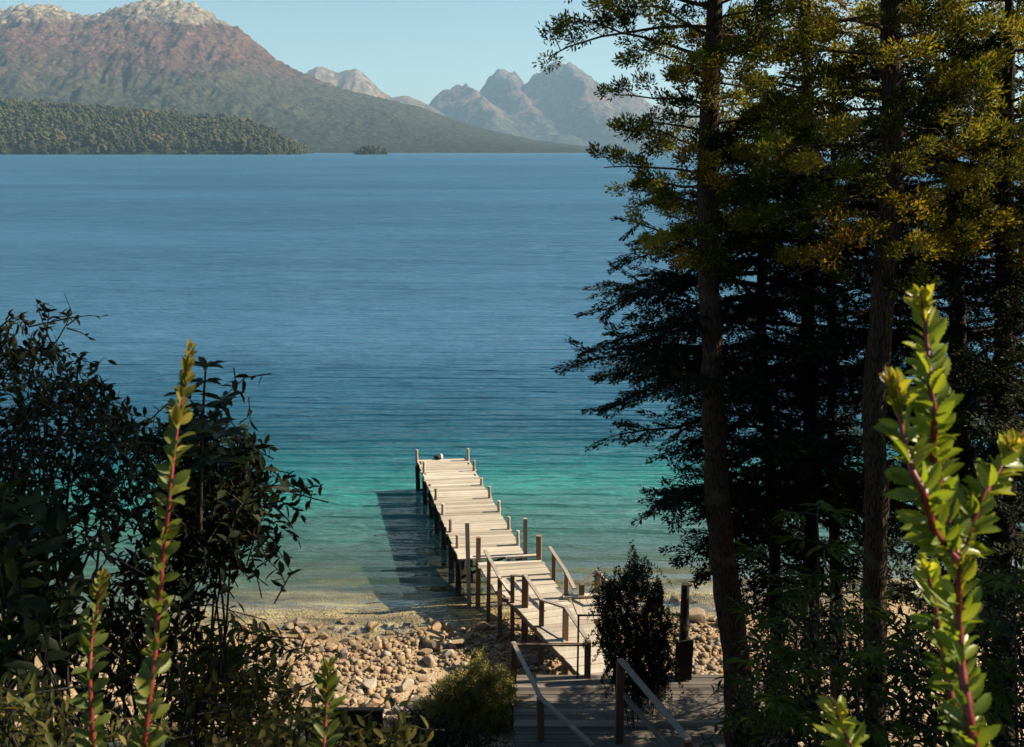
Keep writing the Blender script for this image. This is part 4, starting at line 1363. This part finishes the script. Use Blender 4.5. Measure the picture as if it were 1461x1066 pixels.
o = red_plant('largest red-stemmed shrub with bright green toothed leaves, at the right', (1392, 1100), 1.35)
KW = dict(leafm='fresh', LL=.036, LW=.0150, step=.0054)
red_stem(o, ((1313, 418), (1317, 440), (1323, 491), (1328, 555), (1335, 598), (1330, 644), (1344, 716), (1355, 755), (1367, 798)), 1.35, r=.0052, **KW)
red_stem(o, ((1275, 540), (1281, 580), (1291, 637), (1303, 676), (1317, 701), (1333, 758), (1352, 785), (1367, 800)), 1.31, r=.005, **KW)
red_stem(o, ((1448, 628), (1440, 645), (1430, 662), (1401, 712), (1383, 755), (1368, 797)), 1.38, r=.005, **KW)
red_stem(o, ((1368, 795), (1368, 882), (1371, 947), (1381, 1012), (1389, 1066), (1396, 1120)), 1.36, r=.0072, leafm='fresh', LL=.038, LW=.0155, step=.0066, bright=.4)
red_stem(o, ((1318, 800), (1332, 850), (1343, 921), (1358, 1002), (1380, 1060)), 1.42, r=.0045, leafm='fresh', LL=.036, LW=.0145, step=.0075, bright=.3)
o = red_plant('small bright sprig at the bottom edge left of the largest red-stemmed shrub', (1225, 1100), 1.45)
red_stem(o, ((1190, 1010), (1200, 1035), (1212, 1062), (1225, 1110)), 1.45, r=.004, leafm='fresh', LL=.034, LW=.0135, step=.0055)
o = red_plant('tall single red stem with small toothed leaves in front of the left bushes', (204, 1100), 1.9)
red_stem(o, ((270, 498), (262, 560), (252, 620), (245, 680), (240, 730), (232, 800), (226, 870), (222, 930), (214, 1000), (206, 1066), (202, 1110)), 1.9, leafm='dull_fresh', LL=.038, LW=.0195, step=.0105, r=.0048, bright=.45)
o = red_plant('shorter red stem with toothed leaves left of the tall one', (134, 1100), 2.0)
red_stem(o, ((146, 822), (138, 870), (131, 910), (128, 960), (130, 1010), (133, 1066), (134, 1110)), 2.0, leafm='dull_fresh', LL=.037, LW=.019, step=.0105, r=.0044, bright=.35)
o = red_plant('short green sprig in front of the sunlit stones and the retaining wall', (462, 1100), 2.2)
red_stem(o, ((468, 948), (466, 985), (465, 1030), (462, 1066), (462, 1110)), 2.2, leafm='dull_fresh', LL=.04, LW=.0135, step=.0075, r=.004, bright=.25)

# ------------------------------------------------------------------ haze
m, nt = mat_new('haze')
v = nd(nt, 'ShaderNodeVolumePrincipled')
v.inputs['Color'].default_value = (.44, .71, .96, 1)
v.inputs['Density'].default_value = 3.5e-5
v.inputs['Anisotropy'].default_value = .1
om = nt.nodes.new('ShaderNodeOutputMaterial')
nt.links.new(v.outputs[0], om.inputs['Volume'])
mb = MB()
mb.box((0, 11800, 860), (23000, 0, 0), (0, 12400, 0), (0, 0, 870))
tag(mb.build('haze', m), 'thin blue air over the lake', 'haze', kind='stuff')

# ------------------------------------------------------------------ light
SUN_EL, SUN_AZ = 37.0, 84.0                    # azimuth from +Y toward +X
sd = Vector((math.sin(R(SUN_AZ)) * math.cos(R(SUN_EL)), math.cos(R(SUN_AZ)) * math.cos(R(SUN_EL)), math.sin(R(SUN_EL))))
li = bpy.data.lights.new('sun', 'SUN')
li.energy = 5.0
li.angle = R(.5)
li.color = (1, .87, .68)
lo = bpy.data.objects.new('sun', li)
lo.rotation_euler = (-sd).to_track_quat('-Z', 'Y').to_euler()
lo.location = (30, 5, 60)
COL.objects.link(lo)
w = bpy.data.worlds.new('World')
sc.world = w
w.use_nodes = True
nt = w.node_tree
nt.nodes.clear()
sky = nt.nodes.new('ShaderNodeTexSky')
sky.sky_type = 'NISHITA'
sky.sun_disc = False
sky.sun_elevation = R(SUN_EL)
sky.sun_rotation = R(SUN_AZ)
sky.altitude = 800
sky.air_density = 1.0
sky.dust_density = 1.5
sky.ozone_density = .3
skc = mixc(nt, 1, sky.outputs[0], (.86, 1.0, .97), 'MULTIPLY')
bg = nd(nt, 'ShaderNodeBackground', Color=skc, Strength=.05)
wo = nt.nodes.new('ShaderNodeOutputWorld')
nt.links.new(bg.outputs[0], wo.inputs[0])

# ------------------------------------------------------------------ camera and render
cd = bpy.data.cameras.new('camera')
cd.sensor_width = 36
cd.lens = F / 1461 * 36
cd.clip_start = .05
cd.clip_end = 60000
cd.dof.use_dof = True
cd.dof.focus_distance = 33
cd.dof.aperture_fstop = 10
co = bpy.data.objects.new('camera', cd)
co.location = CAM
co.rotation_euler = (R(90) - PITCH, 0, 0)
COL.objects.link(co)
sc.camera = co
sc.view_settings.view_transform = 'Standard'
sc.view_settings.look = 'None'
sc.view_settings.exposure = 1.4
sc.view_settings.gamma = 1
c = sc.cycles
c.use_denoising = True
c.max_bounces = 6
c.diffuse_bounces = 2
c.glossy_bounces = 2
c.transmission_bounces = 2
c.transparent_max_bounces = 8
c.volume_bounces = 0
c.caustics_reflective = False
c.caustics_refractive = False
c.sample_clamp_indirect = 4
